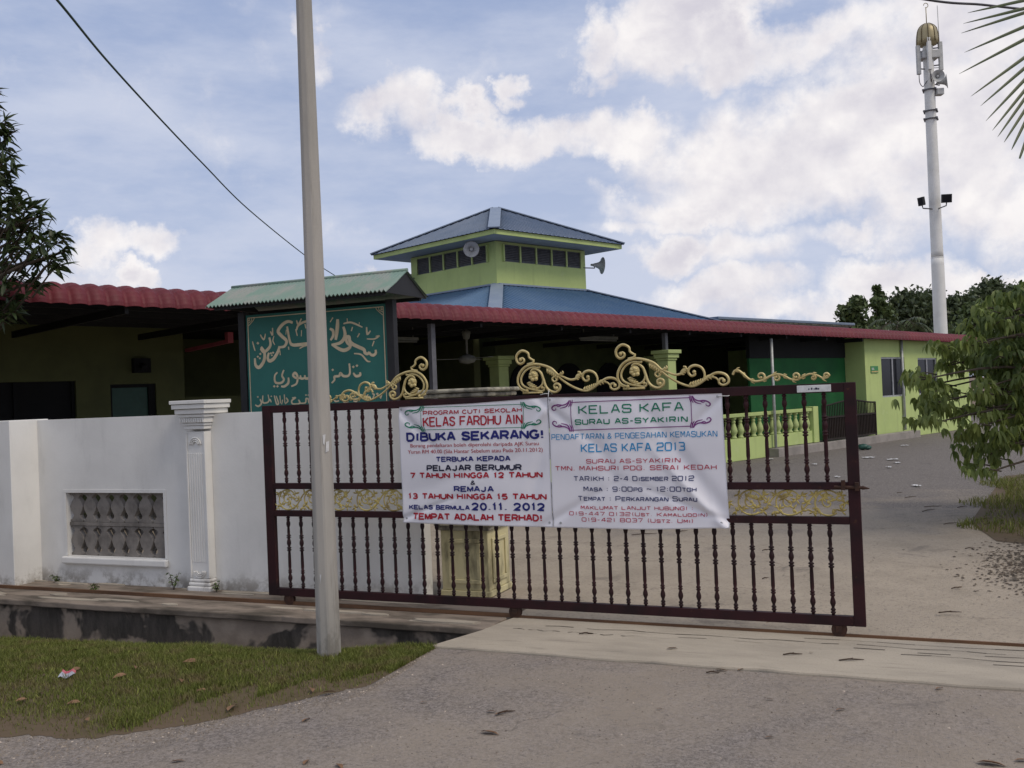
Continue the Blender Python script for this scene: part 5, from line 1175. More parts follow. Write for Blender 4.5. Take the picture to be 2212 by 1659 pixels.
# ------------------------------------------------------------------ green annex at the right
AX0, AX1, AN = 25.45, 32.9, 12.05
t = annex = thing('annex_building', 'lime green annex with two dark sliding windows at the right end of the veranda', 'building', B, (29, 12, 0))
W1, W2 = (26.45, 27.99, 1.20, 2.34), (28.92, 30.35, 1.20, 2.31)
g = MB()
for a, b, z0, z1 in ((AX0, W1[0], 0, 2.98), (W1[1], W2[0], 0, 2.95), (W2[1], AX1, 0, 2.92), (W1[0], W1[1], 0, W1[2]), (W1[0], W1[1], W1[3], 2.96), (W2[0], W2[1], 0, W2[2]), (W2[0], W2[1], W2[3], 2.94)): g.box(a, b, AN, AN + .14, z0, z1)
g.box(AX0, AX0 + .14, AN + .142, 16.4, 0, 2.98); g.box(AX1 - .14, AX1, AN + .142, 16.4, 0, 2.92); g.box(AX0 + .142, AX1 - .142, 16.26, 16.4, 0, 2.9)
part('wall', g, M_lime, t)
for (a, b, z0, z1) in (W1, W2):
    g = MB(); e = .045; yv = AN + .03
    g.box(a, b, yv, yv + .05, z0, z0 + e); g.box(a, b, yv, yv + .05, z1 - e, z1); g.box(a, a + e, yv, yv + .05, z0 + e + .001, z1 - e - .001); g.box(b - e, b, yv, yv + .05, z0 + e + .001, z1 - e - .001); g.box((a + b) / 2 - .03, (a + b) / 2 + .03, yv - .005, yv + .045, z0 + e + .001, z1 - e - .001)
    w_ = part('window', g, M_alu, t)
    g = MB(); g.box(a + e, (a + b) / 2 - .03, yv + .02, yv + .03, z0 + e, z1 - e); g.box((a + b) / 2 + .03, b - e, yv + .03, yv + .04, z0 + e, z1 - e); part('pane', g, M_glass, w_)
g = MB(); g.tube([(27.72, AN - .05, 2.85), (27.72, AN - .05, .22)], .04, 10)
for z in (.6, 1.6, 2.5): g.box(27.66, 27.78, AN - .06, AN - .002, z, z + .03)
part('downpipe', g, M_galv, t)
p0 = B.plane(*zm(340, 683, 2080, 680, 2.766), AN); p1 = B.plane(*zm(392, 730, 2080, 680, 2.766), AN); zh = (p0.z - p1.z)
g = MB(); g.box(p0.x, p1.x, AN - .02, AN - .001, p1.z, p0.z); pq = part('notice_plaque', g, plain('plaque_green', (.05, .24, .08), None, 9, .5), t)
g = MB(); g.box(p0.x + .02, p1.x - .02, AN - .0225, AN - .0205, p1.z + .02, p1.z + zh * .30, 0); g.box(p0.x + .04, p0.x + (p1.x - p0.x) * .45, AN - .0225, AN - .0205, p1.z + zh * .5, p1.z + zh * .58, 1); g.box(p0.x + .04, p0.x + (p1.x - p0.x) * .4, AN - .0225, AN - .0205, p1.z + zh * .66, p1.z + zh * .74, 1)
part('plaque_marking', g, [plain('plaque_yellow', (.55, .40, .16), None, 9, .5), M_white_plate], pq)
# grey flat roofed block behind
t = thing('flat_roofed_block', 'grey flat roofed block with blue edge trim showing above the red roof', 'building', B, (33, 19, 0))
q0 = B.plane(1550, 683, 19.); q1 = B.plane(1834, 700, 19.); zt = (q0.z + q1.z) / 2
g = MB(); g.box(q0.x + .1, q1.x, 19.02, 27, 0, zt - .14); part('wall', g, plain('grey_render', (.42, .40, .38), (.25, .24, .22), 2.4, .9), t)
g = MB(); g.box(q0.x - .25, q1.x + .15, 18.8, 27.2, zt - .10, zt); part('roof_trim', g, M_blue_grey, t, .02)
g = MB(); g.box(q0.x - .1, q1.x + .05, 18.86, 27.1, zt - .139, zt - .101); part('slab', g, M_capstone, t)

# ------------------------------------------------------------------ minaret mast
mY = 30.; ms = mY / F
mx, mz = at(2016, 400, mY).x, None
def mzv(y): return H + (816.5 - y) * ms * .99
def yz(zy): return zy / 1.843 / 1.1718
mb_ = Vector((13.42, mY, 0))
t = thing('minaret_mast', 'tall white mast with a golden dome on top behind the annex', 'minaret', W, mb_)
zT = mzv(yz(180))
g = MB(); zj = mzv(yz(1197)); zj2 = mzv(yz(505))
lp_ = lambda a, b, n: [(a[0] + (b[0] - a[0]) * i / n, a[1] + (b[1] - a[1]) * i / n) for i in range(n + 1)]
g.lathe(mb_.x, mb_.y, lp_((.215, -.1), (.187, zj), 24), 40); g.lathe(mb_.x, mb_.y, lp_((.180, zj - .04), (.15, zT), 30), 40); g.lathe(mb_.x, mb_.y, [(.190, zj - .03), (.190, zj - .002)], 24, 0, False); part('shaft', g, M_white_metal, t)
g = MB(); d0, d1 = mzv(yz(186)), mzv(yz(88)); rD = .33; hD = d1 - d0
g.lathe(mb_.x, mb_.y, [(.15, d0 - .08), (.27, d0 - .03), (rD, d0)] + [(rD * math.cos(a) * 1.0, d0 + hD * (.35 * min(1, a * 2) + .65 * math.sin(a))) for a in [math.pi / 2 * i / 9 for i in range(1, 9)]] + [(.01, d1)], 20); dm = part('dome', g, M_goldome, t)
g = MB()
for j in range(10):
    a = j * .628; g.tube([(mb_.x + (rD + .004) * math.cos(q) * math.cos(a), mb_.y + (rD + .004) * math.cos(q) * math.sin(a), d0 + hD * (.35 * min(1, q * 2) + .65 * math.sin(q))) for q in [math.pi / 2 * i / 9 for i in range(9)]], .012, 5)
part('dome_rib', g, plain('dark_brass', (.10, .07, .03), None, 8, .5, .3), dm)
for z in (zj2, zj2 - .25, mzv(yz(405))):
    g = MB(); g.lathe(mb_.x, mb_.y, [(.17, z - .02), (.21, z - .015), (.21, z + .015), (.165, z + .02)], 20)
    for j in range(4): a = j * 1.571 + .3; g.box(mb_.x + .24 * math.cos(a) - .03, mb_.x + .24 * math.cos(a) + .03, mb_.y + .24 * math.sin(a) - .03, mb_.y + .24 * math.sin(a) + .03, z - .02, z + .02)
    part('clamp_ring', g, M_grey_steel, t)
# panel antennas round the mast head, each a thing bolted on
ag = 'panel antennas round the mast head'
for (a, zc, hh, lab) in ((R(195), 265, 135, 'tall grey panel antenna on the left side of the mast head'), (R(-15), 250, 135, 'tall grey panel antenna on the right side of the mast head'), (R(-95), 245, 150, 'tall white panel antenna on the front of the mast head')):
    z = mzv(yz(zc)); h_ = hh / 1.843 / 1.1718 * ms / 2; c_ = Vector((mb_.x + .36 * math.cos(a), mb_.y + .36 * math.sin(a), z)); rr = .30
    if 'front' in lab: c_ = Vector((mb_.x - .08, mb_.y - .27, z))
    t2 = thing('panel_antenna', lab, 'antenna', W, c_, ag)
    g = MB(); g.box(c_.x - .06, c_.x + .06, c_.y - .05, c_.y + .05, z - h_, z + h_); part('panel', g, M_white_metal if 'front' in lab else M_speaker, t2, .015)
    g = MB()
    for q in (-.6, .6): g.tube([(c_.x, c_.y, z + q * h_), (mb_.x, mb_.y, z + q * h_)], .02, 6)
    part('arm', g, M_grey_steel, t2)
    g = MB(); g.tube(smooth_path([(c_.x, c_.y, z - h_), (c_.x + .01, c_.y, z - h_ - .25), (c_.x + (mb_.x - c_.x) * .3, c_.y, z - h_ - .38), (c_.x + (mb_.x - c_.x) * .6, c_.y, z - h_ - .25), (mb_.x, mb_.y - .15, z - h_ - .1)]), .012, 6); part('cable_loop', g, M_cable_grey, t2)
g = MB(); z = mzv(yz(240)); g.box(mb_.x - .25, mb_.x + .28, mb_.y - .2, mb_.y + .2, z - .13, z + .12); solo('equipment_box', g, M_speaker, 'grey equipment box clamped round the mast head between the antennas', 'equipment box', W, (mb_.x, mb_.y, z), None, .02)
g = MB(); z = mzv(yz(420)); g.box(mb_.x + .14, mb_.x + .36, mb_.y - .22, mb_.y + .02, z - .1, z + .1); solo('equipment_box', g, M_speaker, 'small grey box under the speakers on the mast', 'equipment box', W, (mb_.x + .2, mb_.y, z), None, .02)
hm = 'horn loudspeakers on the mast'
horn('horn loudspeaker on the mast facing the street', W, (mb_.x + .10, mb_.y - .42, mzv(yz(358))), R(-100), R(-5), .42, hm, Vector((mb_.x, mb_.y, mzv(yz(362)))))
horn('horn loudspeaker on the mast facing right, beside the street-facing horn', W, (mb_.x + .48, mb_.y - .15, mzv(yz(372))), R(-25), R(4), .5, hm, Vector((mb_.x, mb_.y, mzv(yz(372)))))
g = MB(); g.tube([(mb_.x + .38, mb_.y, mzv(yz(320))), (mb_.x + .36, mb_.y, mzv(yz(5)))], .012, 6); g.tube([(mb_.x + .38, mb_.y, mzv(yz(300))), (mb_.x + .15, mb_.y, mzv(yz(300)))], .012, 6); solo('whip_antenna', g, M_speaker, 'thin whip antenna rising past the golden dome', 'antenna', W, (mb_.x + .37, mb_.y, 11))
g = MB(); g.tube([(mb_.x, mb_.y, d1 - .02), (mb_.x, mb_.y, d1 + .5)], .014, 6); g.tube([(mb_.x + .07 * math.cos(a), mb_.y, d1 + .57 + .07 * math.sin(a)) for a in [R(-60 + i * 12) for i in range(-4, 21)]], .012, 5); part('finial', g, M_goldome, dm)
fg = 'floodlights on the mast bracket'
zf = mzv(yz(965))
for sx_, dx, lab, yaw in ((-1, -.42, 'small floodlight at the left end of the mast bracket', 200), (1, .17, 'square black floodlight in front of the mast bracket', 265)):
    t2 = thing('floodlight', lab, 'floodlight', W, (mb_.x + dx, mb_.y - .25, zf), fg); d = Vector((math.cos(R(yaw)), math.sin(R(yaw)), -.15)).normalized(); c_ = Vector((mb_.x + dx, mb_.y - .3 * (sx_ > 0) - .1, zf + .22))
    g = MB(); g.obox(c_, c_ + d * .10, .30 if sx_ > 0 else .22, .26); part('housing', g, M_black_steel, t2, .01)
    g = MB(); g.obox(c_ + d * .101, c_ + d * .108, .24 if sx_ > 0 else .17, .2); part('lens', g, M_glass, t2)
    g = MB(); g.tube([c_ + d * .03 - Vector((0, 0, .12)), (c_.x, c_.y, zf), (mb_.x, mb_.y - .1, zf - .05)], .02, 6); part('bracket', g, M_grey_steel, t2)

Q = 37.0 / mY                                # the mast stands 37 m off, clear of the annex: everything on it is that much larger
for o in [o for o in col.objects if o.parent is None and o.name in INFO and o.get('category') in ('minaret', 'antenna', 'equipment box', 'floodlight', 'loudspeaker') and abs(o.location.x - mb_.x) < 2 and abs(o.location.y - mb_.y) < 2]:
    o.scale = (Q, Q, Q); o.location = (o.location.x * Q, o.location.y * Q, H + (o.location.z - H) * Q)

# ------------------------------------------------------------------ overhead cables
def cable(pts, r, m, label, sag=0):
    mb = MB(); q = smooth_path(pts, 8); mb.tube(q, r, 6); solo('overhead_cable', mb, m, label, 'cable', W, q[0])
cable([at(-60, -200, 5.2), at(115, -10, 6.5), at(228.6, 128, 8.2), at(342, 252.6, 10.4), at(439.7, 355, 12.8), at(537.5, 453, 15.8), at(662, 554, 20.2), at(728, 598, 22.4), at(800, 640, 24.6), at(888, 668, 27)], .0095, M_cable_green, 'sagging green cable running down from the upper left to the hall')
cable([at(1700, -60, 9), at(2000, -1, 9.5), at(2120, 10, 9.8), at(2212, 20, 10), at(2400, 38, 10.6)], .012, M_cable_grey, 'thin grey cable crossing the sky above the mast')

# ------------------------------------------------------------------ trees
def leaf(V, Fc, base, d, L, w, droop, r, tw=None):
    d = Vector(d).normalized(); side = d.cross(Vector((0, 0, 1)))
    if side.length < .1: side = Vector((r.uniform(-1, 1), r.uniform(-1, 1), 0))
    side = side.normalized(); a = r.uniform(-.9, .9) if tw is None else tw
    nrm = side.cross(d).normalized(); side = (side * math.cos(a) + nrm * math.sin(a)); nrm = side.cross(d).normalized()
    p = Vector(base); b = len(V); step = L / 4
    for i, ww in enumerate((.12, .85, 1., .62, .02)):
        V.append(tuple(p - side * w * ww * .5 + nrm * w * .12 * (ww > .5))); V.append(tuple(p)); V.append(tuple(p + side * w * ww * .5 + nrm * w * .12 * (ww > .5)))
        d = (d + Vector((0, 0, -droop))).normalized(); p = p + d * step
    for i in range(4):
        for j in (0, 1): Fc.append((b + i * 3 + j, b + i * 3 + j + 1, b + i * 3 + 3 + j + 1, b + i * 3 + 3 + j))
def foliage(name, V, Fc, mat, parent):
    mb = MB(); mb.v = V; mb.f = [list(f) for f in Fc]; mb.m = [0] * len(Fc); mb.s = [True] * len(Fc)
    return part(name, mb, mat, parent)
# left tree: long glossy leaves in whorls at the twig ends
r = random.Random(11); LB = Vector((-6.35, 10.75, 0))
t = thing('mango_tree', 'dark leafy tree with long pointed leaves over the wall at the left edge', 'tree', W, LB)
anch = [(x / 1.7467 / 1.1718, (150 + y / 1.7467) / 1.1718) for x, y in ((-20, 120), (-30, 190), (20, 270), (40, 300), (50, 330), (30, 390), (50, 420), (60, 480), (30, 520), (55, 560), (30, 610), (150, 645), (195, 665), (120, 690), (90, 640), (70, 700), (170, 720), (215, 755), (255, 775), (290, 790), (300, 825), (200, 800), (150, 760), (120, 820), (60, 780), (250, 880), (275, 905), (200, 870), (150, 860), (60, 850), (100, 900), (30, 900), (150, 960), (80, 960), (190, 985), (30, 980), (60, 1030), (10, 1060), (90, 1060), (30, 1110))]
pts = [at(u, v, r.uniform(10.25, 11.0)) for u, v in anch]
for k_ in range(170):
    pts.append(Vector((r.gauss(-6.1, .85), 10.75 + r.gauss(0, .55), r.uniform(2.3, 5.6))))
def px_of(p):
    d = p - Vector((0, 0, H)); fw = d.y * math.cos(PITCH) + d.z * math.sin(PITCH); up = -d.y * math.sin(PITCH) + d.z * math.cos(PITCH); x, y = d.x * F / fw, -up * F / fw
    return CX + x * math.cos(ROLL) + y * math.sin(ROLL), CY - x * math.sin(ROLL) + y * math.cos(ROLL)
def keep(p):
    u, v = px_of(p); lim = -25 if v < 250 else 5 if v < 420 else 85 if v < 640 else 60
    return u < lim and v > 120 and v < 690
pts = [p for i, p in enumerate(pts) if p.y > 10.15 and (i < len(anch) or keep(p))]
V, Fc, tw = [], [], MB()
for p in pts:
    ax = (p - Vector((-6.5, 10.75, p.z - .5))).normalized(); ax = (ax + Vector((0, 0, .25))).normalized()
    for i in range(r.randint(15, 22)):
        d = (ax * r.uniform(.0, 1.0) + Vector((r.uniform(-1, 1), r.uniform(-1, 1), r.uniform(-.7, .6)))).normalized()
        leaf(V, Fc, p - ax * r.uniform(0, .16), d, r.uniform(.12, .22), r.uniform(.036, .052), r.uniform(.05, .28), r)
    tw.tube([p - ax * .45 - Vector((0, 0, .12)), p - ax * .18, p], [.012, .008, .004], 5)
foliage('crown', V, Fc, M_leaf_left, t)
tw.tube([(-6.35, 10.75, -.1), (-6.4, 10.75, 1.2), (-6.45, 10.78, 2.6), (-6.55, 10.75, 4), (-6.6, 10.75, 5.4)], [.13, .11, .09, .06, .02], 10)
for p in pts[::4]: tw.tube(smooth_path([Vector((-6.45, 10.77, max(1.4, p.z - .8))), (Vector((-6.45, 10.77, p.z - .45)) + p) / 2 + Vector((0, 0, -.05)), p - Vector((0, 0, .05))], 4), [.035 - .003 * i for i in range(9)], 5)
part('trunk', tw, M_bark, t)
# right tree: drooping three-leaf fingers
r = random.Random(5); RB = Vector((6.75, 11.2, 0))
t = thing('drooping_tree', 'young tree with drooping yellow-green leaves hanging before the annex at the right', 'tree', W, RB)
an = [(850, 570), (900, 610), (935, 560), (960, 640), (880, 680), (930, 720), (640, 790), (685, 760), (690, 830), (740, 820), (830, 840), (770, 880), (700, 960), (760, 980), (840, 930), (700, 1080), (745, 1090), (860, 1000), (960, 1040), (1020, 1010), (1100, 1000), (950, 1180), (1010, 1200), (1150, 1050), (1100, 1280), (1050, 1400), (1130, 1440), (1200, 1360), (1300, 1250), (1250, 1050), (1350, 1000), (1050, 420), (1120, 400), (1180, 430), (1250, 330), (1300, 300), (1390, 210), (1440, 160), (1100, 660), (1170, 640), (1040, 700), (1300, 600), (1400, 600), (1350, 800), (1120, 840), (1080, 900), (1200, 900), (1000, 560), (1050, 540), (1220, 540), (1330, 450), (1400, 400), (1440, 300), (1280, 700), (1440, 720), (1230, 780), (1150, 1180), (1230, 1180), (1000, 1300), (1380, 1150), (1420, 1250), (1420, 900), (1060, 1120), (930, 900), (1180, 1300)]
pts = [at(*zm(x, y, 2080, 680, 2.766), r.uniform(10.3, 11.8)) for x, y in an]
for k_ in range(70): pts.append(at(*zm(r.uniform(1130, 1560), r.uniform(190, 1250), 2080, 680, 2.766), r.uniform(10.6, 12)))
for k_ in range(190): pts.append(Vector((6.95 + r.gauss(0, .6) + .1, 11.2 + r.gauss(0, .6), r.uniform(1.0, 2.65))))
pts = [p for p in pts if p.x / p.y > .47 or p in pts[:len(an)]]
V, Fc, tw = [], [], MB()
for p in pts:
    for i in range(r.randint(11, 15)):
        q = p + Vector((r.gauss(0, .075), r.gauss(0, .075), abs(r.gauss(0, .05)) + .03))
        a = r.uniform(0, 6.28)
        for j in (-.7, 0, .7):
            d = Vector((math.cos(a + j) * .75, math.sin(a + j) * .75, r.uniform(.1, -.5)))
            leaf(V, Fc, q, d, r.uniform(.075, .19), r.uniform(.028, .058), r.uniform(.35, .9), r)
    tw.tube([p + Vector((.22, .05, .02)), p + Vector((.08, 0, .05)), p], [.009, .007, .004], 5)
foliage('crown', V, Fc, M_leaf_right, t)
tw.tube([RB - Vector((0, 0, .1)), RB + Vector((-.05, 0, 1)), RB + Vector((-.12, 0, 2.2)), RB + Vector((-.1, 0, 3.5))], [.07, .06, .045, .015], 10)
for p in pts[:len(an):2]: tw.tube(smooth_path([RB + Vector((-.08, 0, max(.7, min(2.9, p.z - .1)))), (RB + Vector((0, 0, p.z + .25)) + Vector((p.x, p.y, p.z + .25)) - Vector((0, 0, RB.z + p.z + .25))) * .5 if 0 else Vector(((RB.x + p.x) / 2, (RB.y + p.y) / 2, p.z + .12)), p], 4), [.026 - .0024 * i for i in range(9)], 5)
part('trunk', tw, M_bark, t)
# far trees beyond the annex
def far_tree(name, label, u, v_top, wpx, Y, mat, seed, n, shape=1., low=790, lsz=.5, lobes=9):
    r = np.random.default_rng(seed); c = at(u, v_top, Y); zt_ = c.z; wd = wpx / F * Y / 2; zb = at(u, low, Y).z
    base = Vector((c.x, Y, 0)); t_ = thing(name, label, 'tree', W, base, 'trees beyond the annex')
    V, Fc = [], []
    for k_ in range(lobes):
        f = k_ / (lobes - 1); z = zt_ - (zt_ - zb) * (f * .85 + .05) ; half = wd * (math.sin(min(1, f * 1.15 + .18) * math.pi * .62)) ** shape
        cx_ = base.x + r.uniform(-.55, .55) * half; cy_ = Y + r.uniform(-.5, .5) * half; rad = half * r.uniform(.5, .75)
        if k_ == 0: cx_ = base.x; z = zt_ - rad * .75
        m_ = int(n * 1.8) // lobes; P = r.normal(0, 1, (m_, 3)); P /= np.linalg.norm(P, axis=1)[:, None]; P *= (np.abs(r.normal(.78, .26, m_)) * rad)[:, None]; P[:, 2] *= .82
        for p in P:
            q = np.array([cx_, cy_, z]) + p; a = r.normal(0, 1, 3); a /= np.linalg.norm(a); b_ = np.cross(a, r.normal(0, 1, 3)); b_ /= np.linalg.norm(b_); s1 = lsz * r.uniform(.35, .85); s2 = s1 * .55
            i0 = len(V); V += [tuple(q - a * s1), tuple(q + b_ * s2), tuple(q + a * s1 - np.array([0, 0, s1 * .3])), tuple(q - b_ * s2)]; Fc.append((i0, i0 + 1, i0 + 2, i0 + 3))
    foliage('crown', V, Fc, mat, t_)
    g_ = MB(); g_.tube([(base.x, Y, -.2), (base.x + .1, Y, zb), (base.x, Y, zt_ * .85)], [wd * .09, wd * .07, wd * .015], 8)
    for k_ in range(6): a = k_ * 1.05; g_.tube([(base.x, Y, zb + (zt_ - zb) * .1 * k_), (base.x + math.cos(a) * wd * .5, Y + math.sin(a) * wd * .5, zb + (zt_ - zb) * (.1 * k_ + .25))], [wd * .04, wd * .012], 6)
    part('trunk', g_, M_bark, t_)
far_tree('broadleaf_tree', 'loose leafy tree at the left end of the far trees, beside the flat roofed block', 1850, 640, 80, 70, M_leaf_far2, 1, 1500, .8, 760, .32, 8)
far_tree('broadleaf_tree', 'tall thin tree rising above its neighbours, second along from the flat roofed block', 1893, 618, 66, 74, M_leaf_far2, 2, 1500, 1.2, 760, .33, 9)
far_tree('broadleaf_tree', 'dark dense tree just left of the white mast', 1965, 636, 150, 95, M_leaf_far, 3, 3400, .6, 780, .42, 12)
far_tree('broadleaf_tree', 'dark rounded tree whose crown touches the left side of the white mast', 2008, 632, 130, 100, M_leaf_far, 4, 2600, .6, 780, .42, 10)
far_tree('broadleaf_tree', 'ragged dark tree just right of the white mast with sky showing through', 2072, 638, 130, 90, M_leaf_far, 5, 2100, .7, 780, .42, 10)
far_tree('broadleaf_tree', 'tallest dark tree of the far row, right of the white mast', 2138, 606, 150, 92, M_leaf_far, 6, 3400, .7, 790, .42, 12)
far_tree('broadleaf_tree', 'dark tree at the right edge of the picture behind the drooping tree', 2205, 616, 160, 96, M_leaf_far, 7, 3000, .6, 790, .42, 11)
far_tree('broadleaf_tree', 'lighter green lower tree in front of the dark far row', 2105, 655, 130, 60, M_leaf_far2, 8, 2400, .6, 790, .28, 10)
# palms
def frond(V, Fc, root, tip, sag, n, L0, r, spread=1.0, stem=None, lw=.035):
    root, tip = Vector(root), Vector(tip); pts_ = []
    for i in range(21):
        q = i / 20; p = root.lerp(tip, q); p.z += sag * 4 * q * (1 - q); pts_.append(p)
    if stem is not None: stem.tube(pts_, [.02 * (1 - .8 * i / 20) * spread + .003 for i in range(21)], 6)
    for i in range(n):
        q = .08 + .9 * i / n; k_ = min(19, int(q * 20)); p = pts_[k_].lerp(pts_[k_ + 1], q * 20 - k_); d = (pts_[k_ + 1] - pts_[k_]).normalized(); s_ = d.cross(Vector((0, 0, 1))).normalized()
        for sg in (-1, 1):
            L = L0 * (math.sin(math.pi * (.15 + .8 * q)) * .8 + .25) * r.uniform(.85, 1.1)
            leaf(V, Fc, p, d * .65 + s_ * sg + Vector((0, 0, r.uniform(-.1, .3))), L, lw, r.uniform(.12, .3), r, 0)
r = random.Random(3)
pbase = at(1945, 720, 42); pb2 = Vector((pbase.x, 42, 0)); t = thing('coconut_palm', 'small palm with feathery arching fronds behind the red roof near the mast', 'palm', W, pb2)
V, Fc, st = [], [], MB(); cr = Vector((pb2.x, 42, at(1945, 715, 42).z))
for j in range(11):
    a = j * .571 + .2; frond(V, Fc, cr, cr + Vector((math.cos(a) * 1.3, math.sin(a) * 1.3, r.uniform(-.25, .35))), .38, 26, .5, r, 1.2, st, .05)
foliage('fronds', V, Fc, M_palm, t); st.tube([(pb2.x, 42, -.1), (pb2.x, 42, cr.z)], [.16, .11], 8); part('trunk', st, M_bark, t)
# near palm whose fronds reach in from the right
PBs = Vector((6.25, 8.7, 0)); t = thing('coconut_palm', 'near palm whose long narrow leaflets reach in from the upper right edge', 'palm', W, PBs)
V, Fc, st = [], [], MB(); Y0 = 8.2
roots = [(-30, 2300), (10, 2296), (45, 2292), (95, 2290), (150, 2286), (210, 2282), (262, 2280), (312, 2278), (360, 2276), (402, 2274), (450, 2272), (500, 2270), (560, 2270)]
tips = [(385, 60), (365, 110), (355, 155), (370, 245), (345, 345), (400, 450), (445, 495), (470, 565), (500, 610), (525, 640), (555, 665), (590, 700), (628, 740)]
edge_y = [2, 40, 60, 125, 185, 270, 320, 375, 425, 465, 520, 580, 680]
rp = []
for (tx, ty), ey in zip(tips, edge_y):
    T = Vector(zm(tx, ty, 2240, 0, 1.843)); E_ = Vector(zm(649, ey, 2240, 0, 1.843)); D_ = (E_ - T).normalized(); Lp = 165; Rt = T + D_ * max(Lp, (E_ - T).length + 40)
    P0 = at(Rt.x, Rt.y, Y0 + .15); P1 = at(T.x, T.y, Y0 - .15); Mid = at((E_.x * .6 + T.x * .4), (E_.y * .6 + T.y * .4), Y0)
    rp.append(P0); q = smooth_path([P0, Mid, P1], 4); b = len(V); n = len(q); sd_ = Vector((D_.y, 0, D_.x)).normalized()
    for i, p in enumerate(q):
        w_ = .016 * (1 - (i / (n - 1)) ** 1.6) + .001; V += [tuple(p - sd_ * w_), tuple(p + Vector((0, -.006, 0))), tuple(p + sd_ * w_)]
    for i in range(n - 1):
        for j in (0, 1): Fc.append((b + i * 3 + j, b + i * 3 + j + 1, b + i * 3 + 4 + j, b + i * 3 + 3 + j))
crown = Vector((6.2, 8.75, 4.6))
st.tube(smooth_path([crown, Vector((6.0, 8.6, 4.9))] + rp[::-1][::3], 4), .022, 6)
foliage('frond_leaflets', V, Fc, M_palm, t)
V2, F2 = [], []
for (u, v, sg) in ((2260, 640, .1), (2235, 700, .2), (2290, 560, .1)):
    frond(V2, F2, crown + Vector((0, 0, -.2)), at(u, v + 120, 8.6), sg, 30, .75, r, .8, st, .028)
for j in range(7): a = j * .8 - 1.0; frond(V2, F2, crown, crown + Vector((1.6 + math.cos(a) * 1.0, math.sin(a) * 2, r.uniform(-.5, .9))), .4, 26, .8, r, 1, st)
foliage('dry_fronds', V2, F2, M_palm_dry, t)
st.tube([(6.25, 8.7, -.1), (6.3, 8.75, 2), (6.2, 8.75, 4.6)], [.17, .14, .12], 10); part('trunk', st, M_bark, t)

# ------------------------------------------------------------------ weeds and litter
def weed(p, hgt, label, seed):
    r = random.Random(seed); p = Vector(p); t_ = thing('weed', label, 'weed', W, p); V, Fc = [], []; s_ = MB()
    for k_ in range(4):
        a = r.uniform(0, 6.28); tip = p + Vector((math.cos(a) * hgt * .35, math.sin(a) * hgt * .35, hgt * r.uniform(.6, 1))); s_.tube([p, p.lerp(tip, .5) + Vector((0, 0, .01)), tip], [.003, .0025, .0015], 5)
        for i in range(9): b = r.uniform(0, 6.28); leaf(V, Fc, p.lerp(tip, r.uniform(.25, 1)), Vector((math.cos(b), math.sin(b), r.uniform(-.1, .6))), r.uniform(.025, .045), .018, .2, r)
    foliage('leaves', V, Fc, M_leaf_far2, t_); part('stem', s_, M_twig, t_)
weed(G.m @ Vector((-6.52, .30, 0.01)), .17, 'small green weed growing left of the white pilaster foot', 1)
weed(G.m @ Vector((-6.02, .30, 0.01)), .10, 'tiny green weed growing right of the white pilaster foot', 2)
weed(G.m @ Vector((-7.25, .05, 0.01)), .09, 'tiny weed sprouting on the drain ledge below the vent', 3)
weed(G.m @ Vector((-8.05, .32, 0.01)), .10, 'thin weed at the wall corner beside the grey neighbour wall', 4)
r = random.Random(21)
def dryleaf(p, size, yaw, label, group, mat=M_dryleaf, name='dry_leaf', cat='leaf'):
    V, Fc = [], []; leaf(V, Fc, (0, 0, 0), (math.cos(yaw), math.sin(yaw), .25), size, size * .45, .12, r, .3)
    mb = MB(); mb.v = [(x + p.x, y + p.y, z + p.z) for x, y, z in V]; mb.f = [list(f) for f in Fc]; mb.m = [0] * len(Fc); mb.s = [True] * len(Fc)
    solo(name, mb, mat, label, cat, W, p, group)
def vergez(p):
    q = G.of(p); n0 = near_n(q.x)
    return 0. if n0 is None else vz(q.x, (q.y - n0) / (drain_lip(q.x) - n0))
ZL = (0, 1480, 2.458)
for x, y, s_ in ((430, 450, .11), (505, 570, .12), (790, 610, .13), (1230, 530, .15), (1300, 490, .10), (850, 560, .08), (1130, 640, .09), (1285, 700, .08), (500, 770, .11), (425, 780, .08), (230, 720, .07), (555, 870, .08), (170, 750, .09), (1990, 690, .14), (1940, 660, .1), (1420, 800, .16), (870, 570, .07)):
    p = gnd(*zm(x, y, *ZL)); p.z = vergez(p) + .018; dryleaf(p, s_ * .72, r.uniform(0, 6.28), 'brown dry leaf lying on the grass verge', 'dry leaves on the grass verge')
for x, y, s_ in ((415, 590, .14), (215, 495, .06), (1590, 520, .08), (460, 535, .1), (1355, 610, .06), (2055, 690, .16), (2180, 685, .10), (1030, 325, .1), (1190, 385, .1), (1265, 388, .08), (995, 515, .05), (1360, 482, .05), (1920, 450, .08), (1500, 338, .04), (1360, 240, .07), (430, 525, .08), (1990, 120, .07), (1925, 205, .07)):
    p = gnd(*zm(x, y, 900, 1400, 1.3073)); p.z = .016 if G.of(p).y > DN0 else -.002; p.z += .002; dryleaf(p, s_ * .75, r.uniform(-.5, .7), 'brown dry leaf on the asphalt or concrete', 'dry leaves on the paving')
for x, y in ((20, 1110), (1880, 850), (1060, 1100), (2100, 1110), (1890, 1115)):
    p = gnd(*zm(x, y, *ZL)); p.z = -.002; dryleaf(p, .07, r.uniform(0, 6), 'brown dry leaf on the asphalt or concrete', 'dry leaves on the paving')
